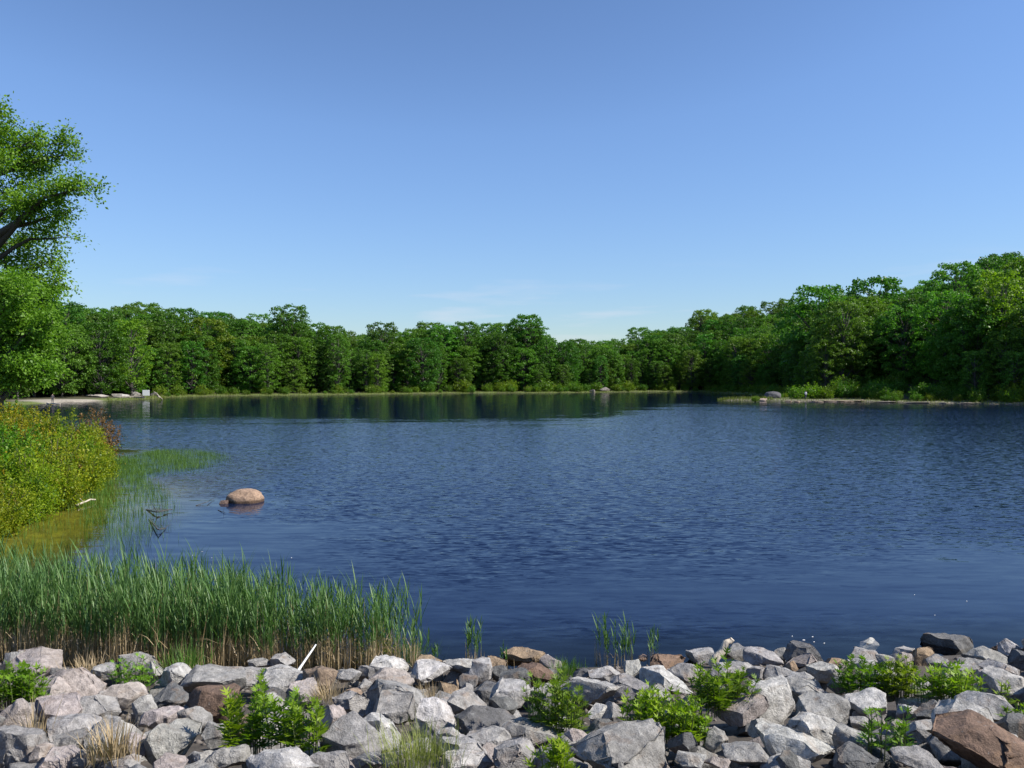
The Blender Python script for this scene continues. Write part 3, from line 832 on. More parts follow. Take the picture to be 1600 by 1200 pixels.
# shrubs along the far shore and the right point
FAR = [shrub_mesh(340 + i, 3.2, 1.9, 1500, .22, M_FARSHRUB, M_TWIG) for i in range(4)]
rs2 = random.Random(11)
SHL = []
for i in range(len(SHORE)):
    a, b_ = Vector(SHORE[i]), Vector(SHORE[(i + 1) % len(SHORE)])
    if max(a.y, b_.y) < 112 or (a - b_).length < .1: continue
    n = max(1, int((b_ - a).length / 2.6))
    for k_ in range(n):
        p = a.lerp(b_, (k_ + rs2.random()) / n)
        SHL.append(p)
cnt = 0; SHR = []
for p in SHL:
    for rep in range(2):
        off = (rs2.uniform(1.0, 2.6), rs2.uniform(2.6, 6.5))[rep]
        # inland direction by the distance field
        e = .5
        sd0 = [sd1(p.x + e, p.y), sd1(p.x - e, p.y), sd1(p.x, p.y + e), sd1(p.x, p.y - e)]
        g = Vector((sd0[0] - sd0[1], sd0[2] - sd0[3]));
        if g.length < .2: continue
        q = p + g.normalized() * off
        px = 800 + q.x / q.y * F_PX
        if not (60 < px < 1640): continue
        if px < 248: continue
        if 41 < q.x < 69 and 149 < q.y < 166: continue
        if rs2.random() < (.25 if rep == 0 else .1): continue
        sunny = px < 985
        if px < 560: w_ = 'along the left far shore'
        elif px < 800: w_ = 'at the middle of the far shore'
        elif px < 985: w_ = 'along the far shore right of the middle'
        elif px < 1230: w_ = 'at the shaded shore beyond the grassy spit'
        else: w_ = 'in the shade along the right shore'
        s = rs2.uniform(.45, 1.0) * (1.35 if rep else .8)
        if 690 < px < 985: s *= 1.5
        lab = ('low waterside bush ' if rep == 0 else 'fuller bush set back ') + w_
        c_ = rs2.choice([(1, 1.02, .8), (.8, 1.0, .9), (1.05, 1.0, .8), (.65, .9, .8)])
        SHR.append((px, FAR[cnt % 4], q.x, q.y, s, rs2.uniform(0, 6), c_, lab))
        cnt += 1
SHR.sort(key=lambda t: t[0]); counts = {}
for px, m_, x, y, s, rz, c_, lab in SHR:
    counts[lab] = counts.get(lab, 0) + 1
    shrub('shore_shrub', m_, x, y, s, rz, c_, lab + ', ' + ordinal(counts[lab]) + ' from the left', lab.replace('bush', 'bushes'))
for i, (px, py, s, col, lab) in enumerate([
    (1248, 625.5, .95, (.95, 1.1, .7), 'sunlit bush at the left end of the bushy point'),
    (1270, 625.3, 1.05, (1.0, 1.1, .7), 'sunlit bush behind the person on the point'),
    (1290, 625.5, .85, (1.1, 1.05, .7), 'low sunlit bush in the middle of the point'),
    (1308, 625.0, .95, (1.0, 1.1, .7), 'yellow green bush right of the middle of the point'),
    (1322, 624.2, 1.45, (.95, 1.1, .8), 'tallest sunlit bush at the right end of the point'),
    (1336, 625.3, .85, (.9, 1.05, .8), 'small bush at the right tip of the point'),
    (1578, 628.5, 1.0, (1.3, 1.1, .65), 'small yellow bush at the right shore'),
    (1596, 628.0, 1.5, (1.35, 1.1, .65), 'bright yellow bush cut by the right edge'),
    (1180, 626.2, .4, (1.0, 1.0, .8), 'low bush on the grassy spit'),
]):
    p = at(px, py - (1.6 if px < 1400 and px > 1200 else 0), .25)
    shrub('point_shrub', FAR[i % 4], p.x, p.y, s * 1.5, i * 1.3, col, lab, z=max(.1, gz(p.x, p.y)))

counts = {}; UG = []
for k_ in range(46):
    x, y = rs2.uniform(66, 90), rs2.uniform(139, 172)
    if sd1(x, y) < 3.5: continue
    UG.append((800 + x / y * F_PX, x, y))
for k_, (px, x, y) in enumerate(sorted(UG)):
    shrub('undergrowth_shrub', FAR[k_ % 4], x, y, rs2.uniform(.9, 1.7), rs2.uniform(0, 6), (.6, .85, .8), 'undergrowth bush in shade right of the point, %s from left' % ordinal(k_ + 1), 'undergrowth right of the point')

# ------------------------------------------------------------------ rocks
def rock_mesh(seed, dims, detail=2, cuts=11, round_=0.0, rough=.035, tilt=.35):
    r = random.Random(seed)
    bm = bmesh.new()
    bmesh.ops.create_cube(bm, size=2.0)
    for v in bm.verts: v.co += Vector((r.uniform(-.3, .3), r.uniform(-.3, .3), r.uniform(-.3, .3)))
    for i in range(cuts):
        n = Vector((r.gauss(0, 1), r.gauss(0, 1), r.gauss(0, .8))).normalized()
        dist = r.uniform(.62, 1.02)
        g = bm.verts[:] + bm.edges[:] + bm.faces[:]
        bmesh.ops.bisect_plane(bm, geom=g, plane_co=n * dist, plane_no=n, clear_outer=True)
        if len(bm.verts) < 6: break
        pts = [v.co.copy() for v in bm.verts]
        bm.clear()
        for p in pts: bm.verts.new(p)
        res = bmesh.ops.convex_hull(bm, input=bm.verts[:])
        junk = list({e for e in res['geom_interior'] + res['geom_unused'] if isinstance(e, bmesh.types.BMVert) and e.is_valid})
        if junk: bmesh.ops.delete(bm, geom=junk, context='VERTS')
    bmesh.ops.remove_doubles(bm, verts=bm.verts[:], dist=.06)
    bmesh.ops.dissolve_limit(bm, angle_limit=R(6), verts=bm.verts[:], edges=bm.edges[:])
    # turn it, then fit it to the wanted size
    rot = Matrix.Rotation(r.uniform(0, 6.28), 3, 'Z') @ Matrix.Rotation(r.gauss(0, tilt), 3, 'X') @ Matrix.Rotation(r.gauss(0, tilt), 3, 'Y')
    for v in bm.verts: v.co = rot @ v.co
    mn = Vector([min(v.co[i] for v in bm.verts) for i in range(3)]); mx = Vector([max(v.co[i] for v in bm.verts) for i in range(3)])
    for v in bm.verts:
        for i in range(3): v.co[i] = ((v.co[i] - mn[i]) / (mx[i] - mn[i]) - .5) * dims[i]
    sz = sum(dims) / 3
    try:
        bmesh.ops.bevel(bm, geom=bm.edges[:], offset=sz * (.045 + round_), segments=2 if round_ < .05 else 3, profile=.6, affect='EDGES', clamp_overlap=True)
    except Exception: pass
    bmesh.ops.triangulate(bm, faces=bm.faces[:])
    for d in range(detail):
        lim = sz * (.34, .17, .10, .06)[d]
        es = [e for e in bm.edges if e.calc_length() > lim]
        if es: bmesh.ops.subdivide_edges(bm, edges=es, cuts=1)
        bmesh.ops.triangulate(bm, faces=[f for f in bm.faces if len(f.verts) > 3])
    bm.normal_update()
    o3 = Vector((seed * 1.7 % 31, seed * 2.3 % 17, seed * .9 % 23))
    mv = {}
    for v in bm.verts:
        p = v.co / sz
        a = mnoise.noise(p * 2.2 + o3) * 1.4 + mnoise.noise(p * 5.5 + o3) * .8 + mnoise.noise(p * 13 + o3) * .45
        # ledges: bedding that steps the faces
        lg = abs(mnoise.noise(Vector((p.x * 1.2, p.y * 1.2, p.z * 7)) + o3))
        mv[v] = v.normal * ((a + lg * .8) * rough * sz)
    for v, d in mv.items(): v.co += d
    me = bpy.data.meshes.new('rock')
    bm.to_mesh(me); bm.free()
    me.polygons.foreach_set('use_smooth', np.ones(len(me.polygons), bool))
    me.set_sharp_from_angle(angle=R(32))
    return me

def round_rock(seed, dims):
    bm = bmesh.new(); bmesh.ops.create_icosphere(bm, subdivisions=4, radius=.5)
    o3 = Vector((seed % 7, seed % 11, seed % 5)) * 1.3
    for v in bm.verts:
        n = v.co.normalized()
        n2 = Vector([math.copysign(abs(c) ** .8, c) for c in n])
        d = 1 + .12 * mnoise.noise(n * 1.3 + o3) + .05 * mnoise.noise(n * 3.5 + o3) + .015 * mnoise.noise(n * 11 + o3)
        p = n2 * .5 * d
        crack = abs(p.x * .9 - .10 + .3 * p.z + .05 * mnoise.noise(p * 5))
        p *= 1 - .05 * max(0, 1 - crack / .03)
        v.co = Vector((p.x * dims[0], p.y * dims[1], p.z * dims[2]))
    me = bpy.data.meshes.new('rock'); bm.to_mesh(me); bm.free()
    me.polygons.foreach_set('use_smooth', np.ones(len(me.polygons), bool)); return me

TONE = {'g': (.325, .311, .293), 'w': (.445, .428, .402), 'p': (.385, .335, .307), 'd': (.14, .138, .135), 't': (.33, .24, .155), 'b': (.18, .12, .085), 'o': (.32, .235, .17)}
TNAME = {'g': 'grey', 'w': 'pale grey', 'p': 'pinkish grey', 'd': 'dark grey', 't': 'tan', 'b': 'rusty brown', 'o': 'orange stained'}
ROCKS = [
 (54,1038,80,36,'p'),(110,1014,50,18,'g'),(112,1030,40,20,'g'),(88,1054,22,24,'d'),(118,1075,70,55,'p'),(70,1082,80,40,'p'),(22,1122,55,50,'p'),(90,1115,70,45,'p'),(140,1112,85,50,'g'),
 (192,1085,65,40,'p'),(215,1042,50,38,'g'),(272,1065,48,45,'w'),(268,1095,50,40,'d'),(225,1110,40,40,'g'),(250,1122,60,30,'p'),(110,1145,90,22,'g'),(30,1170,78,58,'g'),(66,1182,35,40,'p'),
 (112,1162,60,22,'g'),(175,1155,75,60,'g'),(207,1172,45,50,'p'),(90,1188,55,35,'p'),(130,1185,42,36,'g'),(260,1165,88,66,'g'),(190,1196,60,24,'g'),(264,1196,46,24,'p'),
 (15,1015,40,26,'g'),(25,1000,36,18,'g'),(172,1028,40,22,'g'),(240,1046,34,26,'w'),(160,1050,34,22,'g'),
 (304,1128,44,42,'g'),(335,1150,36,38,'g'),(335,1070,88,30,'g'),(328,1103,76,54,'b'),(438,1038,36,26,'g'),(495,1034,48,34,'g'),(390,1060,56,32,'g'),(440,1067,72,42,'w'),(500,1068,56,46,'o'),
 (475,1090,50,42,'p'),(548,1106,50,54,'g'),(556,1088,36,24,'o'),(515,1126,50,46,'p'),(556,1160,88,72,'g'),(440,1196,110,22,'w'),(512,1194,60,26,'g'),(355,1186,56,36,'g'),(315,1186,46,28,'g'),(540,1058,42,22,'g'),(385,1137,32,40,'b'),
 (570,1076,24,30,'g'),(405,1040,34,18,'g'),(430,1105,50,36,'g'),
 (607,1042,56,30,'w'),(572,1053,27,26,'g'),(602,1063,82,38,'p'),(636,1066,24,20,'d'),(618,1088,98,36,'g'),(614,1111,62,46,'g'),(588,1152,64,64,'w'),(575,1191,52,28,'g'),(612,1191,42,28,'p'),
 (680,1125,56,62,'w'),(704,1151,40,26,'w'),(672,1051,56,36,'w'),(668,1040,42,18,'t'),(718,1043,48,28,'w'),(752,1051,36,40,'w'),(776,1046,30,28,'t'),(820,1033,64,34,'t'),(838,1053,62,24,'b'),
 (780,1053,26,26,'d'),(805,1063,47,33,'d'),(702,1081,36,28,'t'),(730,1067,32,22,'d'),(727,1081,32,22,'g'),(762,1084,50,26,'d'),(797,1092,58,42,'w'),(735,1108,64,50,'g'),(786,1110,42,36,'d'),
 (757,1134,88,38,'d'),(695,1103,32,20,'g'),(765,1158,70,40,'g'),(730,1179,78,48,'g'),(722,1196,60,24,'w'),(805,1183,64,48,'g'),(825,1149,84,34,'g'),(645,1176,56,38,'g'),(692,1171,32,30,'d'),(850,1082,40,28,'w'),
 (968,1182,138,50,'g'),(930,1083,72,46,'w'),(912,1056,30,18,'d'),(945,1055,48,20,'w'),(988,1045,26,24,'w'),(985,1074,58,32,'g'),(1040,1063,70,38,'w'),(1074,1051,58,32,'g'),(1094,1029,38,30,'w'),
 (1045,1038,54,16,'b'),(935,1116,34,28,'w'),(963,1116,38,32,'g'),(945,1144,64,32,'d'),(1118,1158,38,48,'g'),(1067,1166,42,44,'d'),(1080,1193,46,28,'g'),(895,1158,42,32,'p'),(870,1192,50,28,'g'),(1120,1194,40,22,'p'),
 (1149,1026,36,30,'g'),(1191,1030,52,30,'g'),(1219,1027,26,28,'g'),(1259,1027,56,38,'d'),(1239,1043,17,16,'t'),(1307,1036,32,17,'t'),(1157,1049,44,22,'g'),(1184,1053,30,22,'g'),(1217,1054,42,18,'g'),
 (1287,1054,47,30,'w'),(1245,1083,80,44,'g'),(1206,1098,77,60,'w'),(1158,1107,78,48,'p'),(1287,1116,78,48,'g'),(1199,1141,50,36,'g'),(1276,1144,76,50,'w'),(1247,1170,98,60,'w'),(1168,1181,74,44,'g'),
 (1337,1164,64,50,'g'),(1338,1190,68,30,'d'),(1236,1192,42,30,'d'),(1150,1082,32,22,'d'),(1250,1062,40,18,'g'),(1320,1072,40,26,'d'),
 (1356,1010,30,20,'w'),(1347,1025,46,26,'g'),(1350,1040,34,20,'w'),(1484,1012,68,36,'d'),(1444,1029,30,32,'t'),(1414,1021,32,20,'g'),(1541,1029,64,30,'g'),(1581,1018,34,30,'w'),(1593,1031,28,28,'d'),
 (1559,1016,17,15,'b'),(1520,1042,47,20,'g'),(1465,1036,32,22,'g'),(1574,1067,62,42,'w'),(1570,1049,52,17,'g'),(1357,1099,64,36,'w'),(1459,1084,60,34,'g'),(1393,1081,32,28,'g'),(1502,1126,84,64,'w'),
 (1456,1118,50,38,'d'),(1540,1106,98,42,'w'),(1545,1170,150,74,'b'),(1440,1143,46,30,'g'),(1345,1133,38,24,'g'),(1430,1189,62,26,'g'),(1588,1138,42,36,'d'),(1420,1113,32,24,'w'),(1408,1139,28,22,'p'),(1375,1131,32,30,'p'),
 (1385,1035,30,22,'g'),(1500,1052,44,22,'g'),(1130,1050,36,24,'g'),(1020,1090,50,30,'g'),
]
LANDMARK = [((482, 1024), 'white stick'), ((820, 1033), 'tan boulder at the waterline'), ((1130, 1016), 'upright driftwood'), ((1545, 1170), 'big brown boulder'), ((30, 1070), 'ferny bush at the left edge'),
            ((430, 1120), 'tall leafy weeds left of centre'), ((870, 1095), 'grey green weeds at centre'), ((1040, 1110), 'wide bright weeds'), ((645, 1170), 'wispy pale grass'), ((1484, 1011), 'dark flat boulder at the waterline'),
            ((968, 1180), 'largest grey boulder at the bottom'), ((1370, 1050), 'weeds near the right waterline'), ((1385, 1140), 'sparse weeds at lower right'), ((205, 1055), 'weeds below the reeds'), ((1259, 1027), 'dark jagged boulder at the waterline')]
SPECIAL_L = {(820, 1033): 'tan rounded boulder at the waterline in the middle', (1545, 1170): 'largest brown boulder filling the lower right corner', (968, 1182): 'largest grey speckled boulder at the bottom right of centre',
             (1484, 1012): 'dark flat topped boulder standing highest at the right waterline', (1259, 1027): 'dark jagged boulder at the waterline right of the driftwood', (328, 1103): 'rusty brown shaded block left of the tall leafy weeds',
             (440, 1196): 'long pale slab along the bottom edge under the tall weeds', (500, 1068): 'orange topped grey boulder below the white stick', (30, 1170): 'flat grey slab at the bottom left corner',
             (838, 1053): 'rusty brown rock just below the tan waterline boulder', (1045, 1038): 'low mossy brown rock at the waterline', (757, 1134): 'long dark slab in the middle of the slope'}
ORD = ['nearest', 'second nearest', 'third nearest', 'fourth nearest', 'fifth nearest', 'sixth nearest', 'seventh nearest', 'eighth nearest', 'ninth nearest', 'tenth nearest', 'eleventh nearest', 'twelfth nearest']
buckets = {}
for i, rk in enumerate(ROCKS):
    best = min(range(len(LANDMARK)), key=lambda k: math.hypot(rk[0] - LANDMARK[k][0][0], (rk[1] - LANDMARK[k][0][1]) * 1.3))
    dx, dy = rk[0] - LANDMARK[best][0][0], (rk[1] - LANDMARK[best][0][1]) * 1.3
    side = ('right of' if dx > 0 else 'left of') if abs(dx) > abs(dy) else ('below' if dy > 0 else 'above')
    if side in ('below', 'above') and math.hypot(dx, dy) < 1: side = 'below'
    buckets.setdefault((best, side, rk[4]), []).append((math.hypot(dx, dy), i))
RLABEL = {}
for (b_, side, tone), lst in buckets.items():
    lst.sort()
    for o_, (_, i) in enumerate(lst):
        w = ROCKS[i][2]
        size = 'large' if w > 72 else 'small' if w < 34 else 'mid-sized'
        RLABEL[i] = f"{size} {TNAME[tone]} rock, {ORD[o_] + ' ' if len(lst) > 1 else ''}{side} the {LANDMARK[b_][1]}"
SL = 0.25
def on_slope(px, py, lift):
    """where the sight line meets the riprap slope raised by lift"""
    dx, dz = (px - 800) / F_PX, -(py - HORIZON) / F_PX
    y = 8.0
    for _ in range(25):
        x = dx * y
        g = max(gz(x, y) + (.16 if y < 11.5 else .0), -.15) + lift
        y = .5 * y + .5 * (CAM_H - g) / (-dz)
    return Vector((dx * y, y, CAM_H + dz * y))
for i, (cx_, cy_, w, h, tone) in enumerate(ROCKS):
    p = on_slope(cx_, cy_, .12)
    k_ = p.y / F_PX
    W = w * k_ * 1.13
    rr = random.Random(i * 13 + 5)
    dep = W * rr.uniform(.72, .98)
    Hh = max(.45 * W, min(.95 * W, (h * k_ * 1.4 - .36 * dep) / .9))
    p = on_slope(cx_, cy_, .20 * Hh + .03)
    big = w > 44
    me = rock_mesh(1000 + i, (W, dep, Hh), 3 if big else 2, rr.choice([9, 11, 14]), .0 if tone != 't' else .05, .042)
    me.materials.append(M_RUST if tone in 'bo' else M_ROCK)
    j = rr.uniform(.86, 1.12); c = TONE[tone]
    o = link('riprap_rock', me, loc=p, color=(c[0] * j, c[1] * j * rr.uniform(.985, 1.01), c[2] * j * rr.uniform(.97, 1.02)))
    if tone in 'bt': o.name = 'riprap_boulder'
    tag(o, SPECIAL_L.get((cx_, cy_), RLABEL[i]), 'rock', 'riprap rocks on the dam')

# small stones in the gaps, and the riprap going on beyond the frame
FILL = [rock_mesh(2000 + i, (1, random.Random(i).uniform(.7, .95), random.Random(i + 50).uniform(.5, .8)), 2, 10) for i in range(12)]
for m_ in FILL: m_.materials.append(M_ROCK)
rs3 = random.Random(77)
def filler(x, y, s, label, group):
    c = TONE[rs3.choice('gggwpd')]; j = rs3.uniform(.75, 1.05)
    o = link('riprap_stone', rs3.choice(FILL), loc=(x, y, max(gz(x, y), -.2) + .18 * s), color=tuple(a * j for a in c))
    o.scale = (s, s * rs3.uniform(.8, 1.1), s * rs3.uniform(.8, 1.1)); o.rotation_euler = (rs3.gauss(0, .3), rs3.gauss(0, .3), rs3.uniform(0, 6.28))
    tag(o, label, 'rock', group)
for k_ in range(185):
    px, py = rs3.uniform(-10, 1610), rs3.uniform(1035, 1205)
    p = on_slope(px, py, 0)
    if p.y > 12.3 and gz(p.x, p.y) < .05: continue
    best = min(range(len(LANDMARK)), key=lambda k: math.hypot(px - LANDMARK[k][0][0], (py - LANDMARK[k][0][1]) * 1.3))
    dx, dy = px - LANDMARK[best][0][0], (py - LANDMARK[best][0][1]) * 1.3
    side = ('right of' if dx > 0 else 'left of') if abs(dx) > abs(dy) else ('below' if dy > 0 else 'above')
    filler(p.x, p.y, rs3.uniform(.22, .52), 'small stone wedged in a gap %s the %s' % (side, LANDMARK[best][1]), 'small stones in the gaps %s the %s' % (side, LANDMARK[best][1]))
# beyond the frame the riprap goes on, too many to count: one mass
LOW = [rock_mesh(2100 + i, (1, .85, .62), 1, 10) for i in range(6)]
LOWV = []
for m_ in LOW:
    v = np.empty(len(m_.vertices) * 3, np.float32); m_.vertices.foreach_get('co', v)
    f = np.empty(len(m_.loops), np.int32); m_.loops.foreach_get('vertex_index', f)
    LOWV.append((v.reshape(-1, 3), f.reshape(-1, 3)))
mb = MB()
for iy in range(26):
    for ix in range(-52, 53):
        x, y = ix * .42 + rs3.uniform(-.16, .16), 1.6 + iy * .42 + rs3.uniform(-.16, .16)
        if y > 12.6 + max(0, x - 8) * .12 or sd1(x, y) < -.3: continue
        if y > 4.75 and abs(x) < .655 * y + .3: continue
        if x < -15: continue
        v, f = LOWV[rs3.randrange(6)]
        sz = rs3.uniform(.42, .78)
        M_ = np.array((Matrix.Rotation(rs3.uniform(0, 6.28), 3, 'Z') @ Matrix.Rotation(rs3.gauss(0, .35), 3, 'X') @ Matrix.Rotation(rs3.gauss(0, .35), 3, 'Y')).to_3x3())
        mb.add((v * sz) @ M_.T + np.array([x, y, gz(x, y) + .22 * sz]), f)
o = link('riprap_bank', mb.mesh('riprap_bank', M_ROCK), color=(.27, .26, .245))
tag(o, 'grey riprap going on along the dam beyond the picture', 'rocks', kind='stuff')

# gravel and grit under the rocks
mb = MB(); r = np.random.default_rng(9); n = 5200
gxs = r.uniform(-10, 10, n); gys = r.uniform(4.3, 12.4, n); gzs = ground_z(gxs, gys)
oct_v = np.array([[1, 0, 0], [-1, 0, 0], [0, 1, 0], [0, -1, 0], [0, 0, 1], [0, 0, -1]], float)
oct_f = np.array([[0, 2, 4], [2, 1, 4], [1, 3, 4], [3, 0, 4], [2, 0, 5], [1, 2, 5], [3, 1, 5], [0, 3, 5]])
sz = r.uniform(.012, .055, n)
V = (oct_v[None] * (1 + r.normal(0, .25, (n, 6, 1)))) * sz[:, None, None] * np.array([1, 1, .7]) + np.stack([gxs, gys, gzs + .005], 1)[:, None, :]
mb.add(V.reshape(-1, 3), (oct_f[None] + np.arange(n)[:, None, None] * 6).reshape(-1, 3))
tag(link('gravel', mb.mesh('gravel', plain_mat('gravel_stone', (.15, .13, .115), .9, .5, 3))), 'loose gravel and grit under the riprap rocks', 'gravel', kind='stuff')

# boulder out in the water
p = at(379, 786)
me = round_rock(3001, (1.28, 1.0, .88)); me.materials.append(rock_mat('wet_ringed_rock', .5, .085))
tag(link('water_boulder', me, loc=(p.x, p.y + .3, .02), color=(.37, .25, .17)), 'rounded tan boulder standing alone in the lake', 'boulder')
p = at(350, 787)
me = rock_mesh(3002, (.32, .28, .22), 2, 9, .05); me.materials.append(M_ROCK)
tag(link('water_stone', me, loc=(p.x, p.y, .02), color=(.16, .11, .09)), 'small dark stone just left of the boulder in the lake', 'rock')
p = at(1005, 1029)
me = rock_mesh(3003, (.16, .14, .12), 2, 9, .05); me.materials.append(M_ROCK)
tag(link('water_stone', me, loc=(p.x, p.y, .0), color=(.36, .25, .19)), 'tiny pinkish stone in the water off the weeds', 'rock')

# ------------------------------------------------------------------ sticks and driftwood
def branch(name, label, pts, rad, matl, cat='stick', n=7, twigs=0, seed=1):
    r = random.Random(seed); mb = MB()
    base = Vector(pts[0]); P = []
    for a, b_ in zip(pts[:-1], pts[1:]):
        a, b_ = Vector(a), Vector(b_)
        for t in (0, .25, .5, .75): P.append(a.lerp(b_, t) - base + Vector((r.gauss(0, 1), r.gauss(0, 1), r.gauss(0, 1))) * rad * (.03 if 'white' in name else .25))
    P.append(Vector(pts[-1]) - base)
    m = len(P); tube(mb, [tuple(q) for q in P], [rad * (1 - .45 * i / (m - 1)) * r.uniform(.9, 1.1) for i in range(m)], n)
    for k in range(twigs):
        q = P[r.randrange(1, m)]; d = Vector((r.gauss(0, 1), r.gauss(0, 1), abs(r.gauss(0, .5)))).normalized() * rad * r.uniform(8, 22)
        tube(mb, [tuple(q), tuple(q + d * .5 + Vector((0, 0, rad))), tuple(q + d)], [rad * .5, rad * .35, rad * .15], 4)
    o = link(name, mb.mesh(name, matl, True), loc=base); return tag(o, label, cat)
a = on_slope(469, 1043, .05); b_ = at_depth(493, 1008, a.y + .25)
branch('white_stick', 'straight white stick leaning on a rock before the reeds', [a - (b_ - a) * .15, b_], .022, M_WHITE)
a = on_slope(1118, 1034, .1); b_ = at_depth(1144, 998, a.y + .1)
mbp = branch('driftwood', 'pale upright driftwood plank at the waterline', [a - (b_ - a) * .2, a.lerp(b_, .55) + Vector((-.02, 0, .02)), b_], .08, M_DRIFT, 'driftwood', 6)
mbp.scale = (1, .6, 1)
for nm, lab, pts, rad in [('dead_branch', 'dark dead branch lying in the shallows among the pond grass', [at(228, 797), at(245, 800, .10), at(268, 796, .06)], .028),
                          ('dead_branch', 'lower dark dead branch arching from the shallows', [at(232, 812), at(246, 828, .12), at(258, 826, .02)], .024),
                          ('floating_twig', 'thin forked twig floating left of the lake boulder', [at(306, 790, .01), at(322, 785, .06), at(334, 779, .04)], .014),
                          ('bank_driftwood', 'weathered driftwood lying at the foot of the left bank', [at(118, 790, .08), at(132, 783, .14), at(148, 781, .08)], .05),
                          ('floating_twig', 'short twig floating under the lake boulder', [at(340, 797, .01), at(352, 802, .03)], .013)]:
    branch(nm, lab, pts, rad, M_DRIFT if 'drift' in nm else M_BARK, 'branch', 5, 4 if 'dead' in nm else 1, len(lab))

# ------------------------------------------------------------------ reeds
def blades(mb, base, ang, L, W, lean, droop, mat=0, segs=3, z0=None):
    """curved grass blades: base (n,3), ang heading, L length, W width"""
    n = len(base); rows = []
    dirh = np.stack([np.cos(ang), np.sin(ang), 0 * ang], 1); side = np.stack([-np.sin(ang), np.cos(ang), 0 * ang], 1)
    p = base.copy(); th = lean.copy()
    for i in range(segs + 1):
        t = i / segs; w = W * (1 - t) ** .7 * (.6 + .8 * min(1, t * 3) * .5)
        if i == segs: rows.append(np.stack([p, p], 1))
        else: rows.append(np.stack([p - side * (w * .5)[:, None], p + side * (w * .5)[:, None]], 1))
        step = L / segs
        p = p + (dirh * (np.sin(th) * step)[:, None]) + np.array([0, 0, 1.0]) * (np.cos(th) * step)[:, None]
        th = th + droop / segs
    v = np.stack(rows, 1).reshape(n, -1, 3); m = v.shape[1]
    f = np.concatenate([np.array([[2 * i, 2 * i + 1, 2 * i + 3, 2 * i + 2]]) for i in range(segs)])
    mb.add(v.reshape(-1, 3), (f[None] + np.arange(n)[:, None, None] * m).reshape(-1, 4), mat)

def reed_stand(pts, hts, seed, dead=.35, leafsize=1.0):
    """stems with alternate blades; dead straw stalks between"""
    r = np.random.default_rng(seed); mb = MB(); n = len(pts)
    pts = np.asarray(pts, float); hts = np.asarray(hts, float)
    az = r.uniform(0, 6.28, n); ln = r.normal(0, .05, n)
    blades(mb, pts + np.stack([0 * hts, 0 * hts, .4 * hts], 1), az, hts * .56, np.full(n, .011), ln, r.normal(0, .08, n), 0, 2)
    blades(mb, pts, az, hts * .5, np.full(n, .012), ln, 0 * ln, 1, 1)
    blades(mb, pts, az + 1.57, hts * .6, np.full(n, .013), ln * .2, ln * 0, 1, 2)
    top = np.stack([np.cos(az) * np.sin(ln), np.sin(az) * np.sin(ln), np.cos(ln)], 1)
    for k in range(8):
        t = .48 + .50 * (k + r.random(n)) / 8
        b0 = pts + top * (hts * t)[:, None]
        a2 = az + k * 2.6 + r.normal(0, .6, n)
        L = leafsize * hts * r.uniform(.20, .36, n) * (1.15 - .45 * abs(t - .65))
        blades(mb, b0, a2, L, r.uniform(.016, .03, n) * leafsize, r.uniform(.18, .5, n), r.uniform(.1, .75, n), 0, 3)
    nd_ = int(n * dead)
    if nd_:
        i = r.integers(0, n, nd_)
        b0 = pts[i] + r.normal(0, .06, (nd_, 3)) * np.array([1, 1, 0])
        blades(mb, b0, r.uniform(0, 6.28, nd_), hts[i] * np.where(r.random(nd_) < .07, 1.15, r.uniform(.35, .8, nd_)), np.full(nd_, .013), np.abs(r.normal(0, .10, nd_)), r.normal(0, .15, nd_), 1, 2)
        nl = nd_ // 2; i = r.integers(0, n, nl)
        b0 = pts[i] + np.stack([r.normal(0, .05, nl), r.normal(0, .05, nl), hts[i] * r.uniform(.05, .4, nl)], 1)
        blades(mb, b0, r.uniform(0, 6.28, nl), hts[i] * r.uniform(.15, .3, nl), np.full(nl, .016), r.uniform(.2, 1.2, nl), r.uniform(.3, 1.3, nl), 1, 2)
    return mb

r = np.random.default_rng(31)
P, Hs = [], []
while len(P) < 1900:
    px = r.uniform(-60, 668); u = r.random()
    y = 11.9 + .9 * max(0, (200 - px) / 200) * .8 + u * np.interp(px, [-60, 200, 430, 520, 668], [3.2, 2.9, 2.0, 1.5, .9])
    x = (px - 800) / F_PX * y
    if 428 < px + 25 * (y - 12.5) < 452 and r.random() < .85: continue
    if px > 430 and r.random() < np.interp(px, [430, 560, 670], [.4, .62, .96]): continue
    cl = math.sin(x * 5.1 + y * 3) * math.sin(x * 2.3 - y * 4.7)
    if r.random() > .75 + .35 * cl: continue
    P.append((x, y, max(-.35, gz(x, y))))
    Hs.append(np.interp(px, [-60, 100, 380, 420, 500, 600, 668], [1.15, 1.17, 1.17, 1.06, 1.06, 1.08, .9]) * r.uniform(.5, 1.16) * (1 + .12 * cl) - P[-1][2] * .5)
tag(link('reed_bed', reed_stand(P, Hs, 32, 3.2).mesh('reed_bed', [M_REED, M_STRAW])), 'dense bed of tall green reeds with straw stalks', 'reeds', kind='stuff')
def reed_clump(px, py, h_px, n, spread, label, seed):
    p = at(px, py, -.05); r = np.random.default_rng(seed)
    pts = np.stack([r.normal(0, spread, n), r.normal(0, spread * .7, n), np.full(n, -.1)], 1)
    h = h_px * p.y / F_PX * r.uniform(.65, 1.05, n)
    tag(link('reed_clump', reed_stand(pts, h, seed, .8, .9).mesh('reed_clump', [M_REED, M_STRAW]), loc=p), label, 'reeds', 'reed clumps off the dam')
reed_clump(742, 1038, 74, 11, .09, 'small reed clump with bent straw in the water left of the tan boulder', 41)
reed_clump(944, 1040, 88, 7, .06, 'reed clump in the water right of centre, left bunch', 42)
reed_clump(973, 1044, 84, 12, .12, 'reed clump in the water right of centre, right bunch', 43)
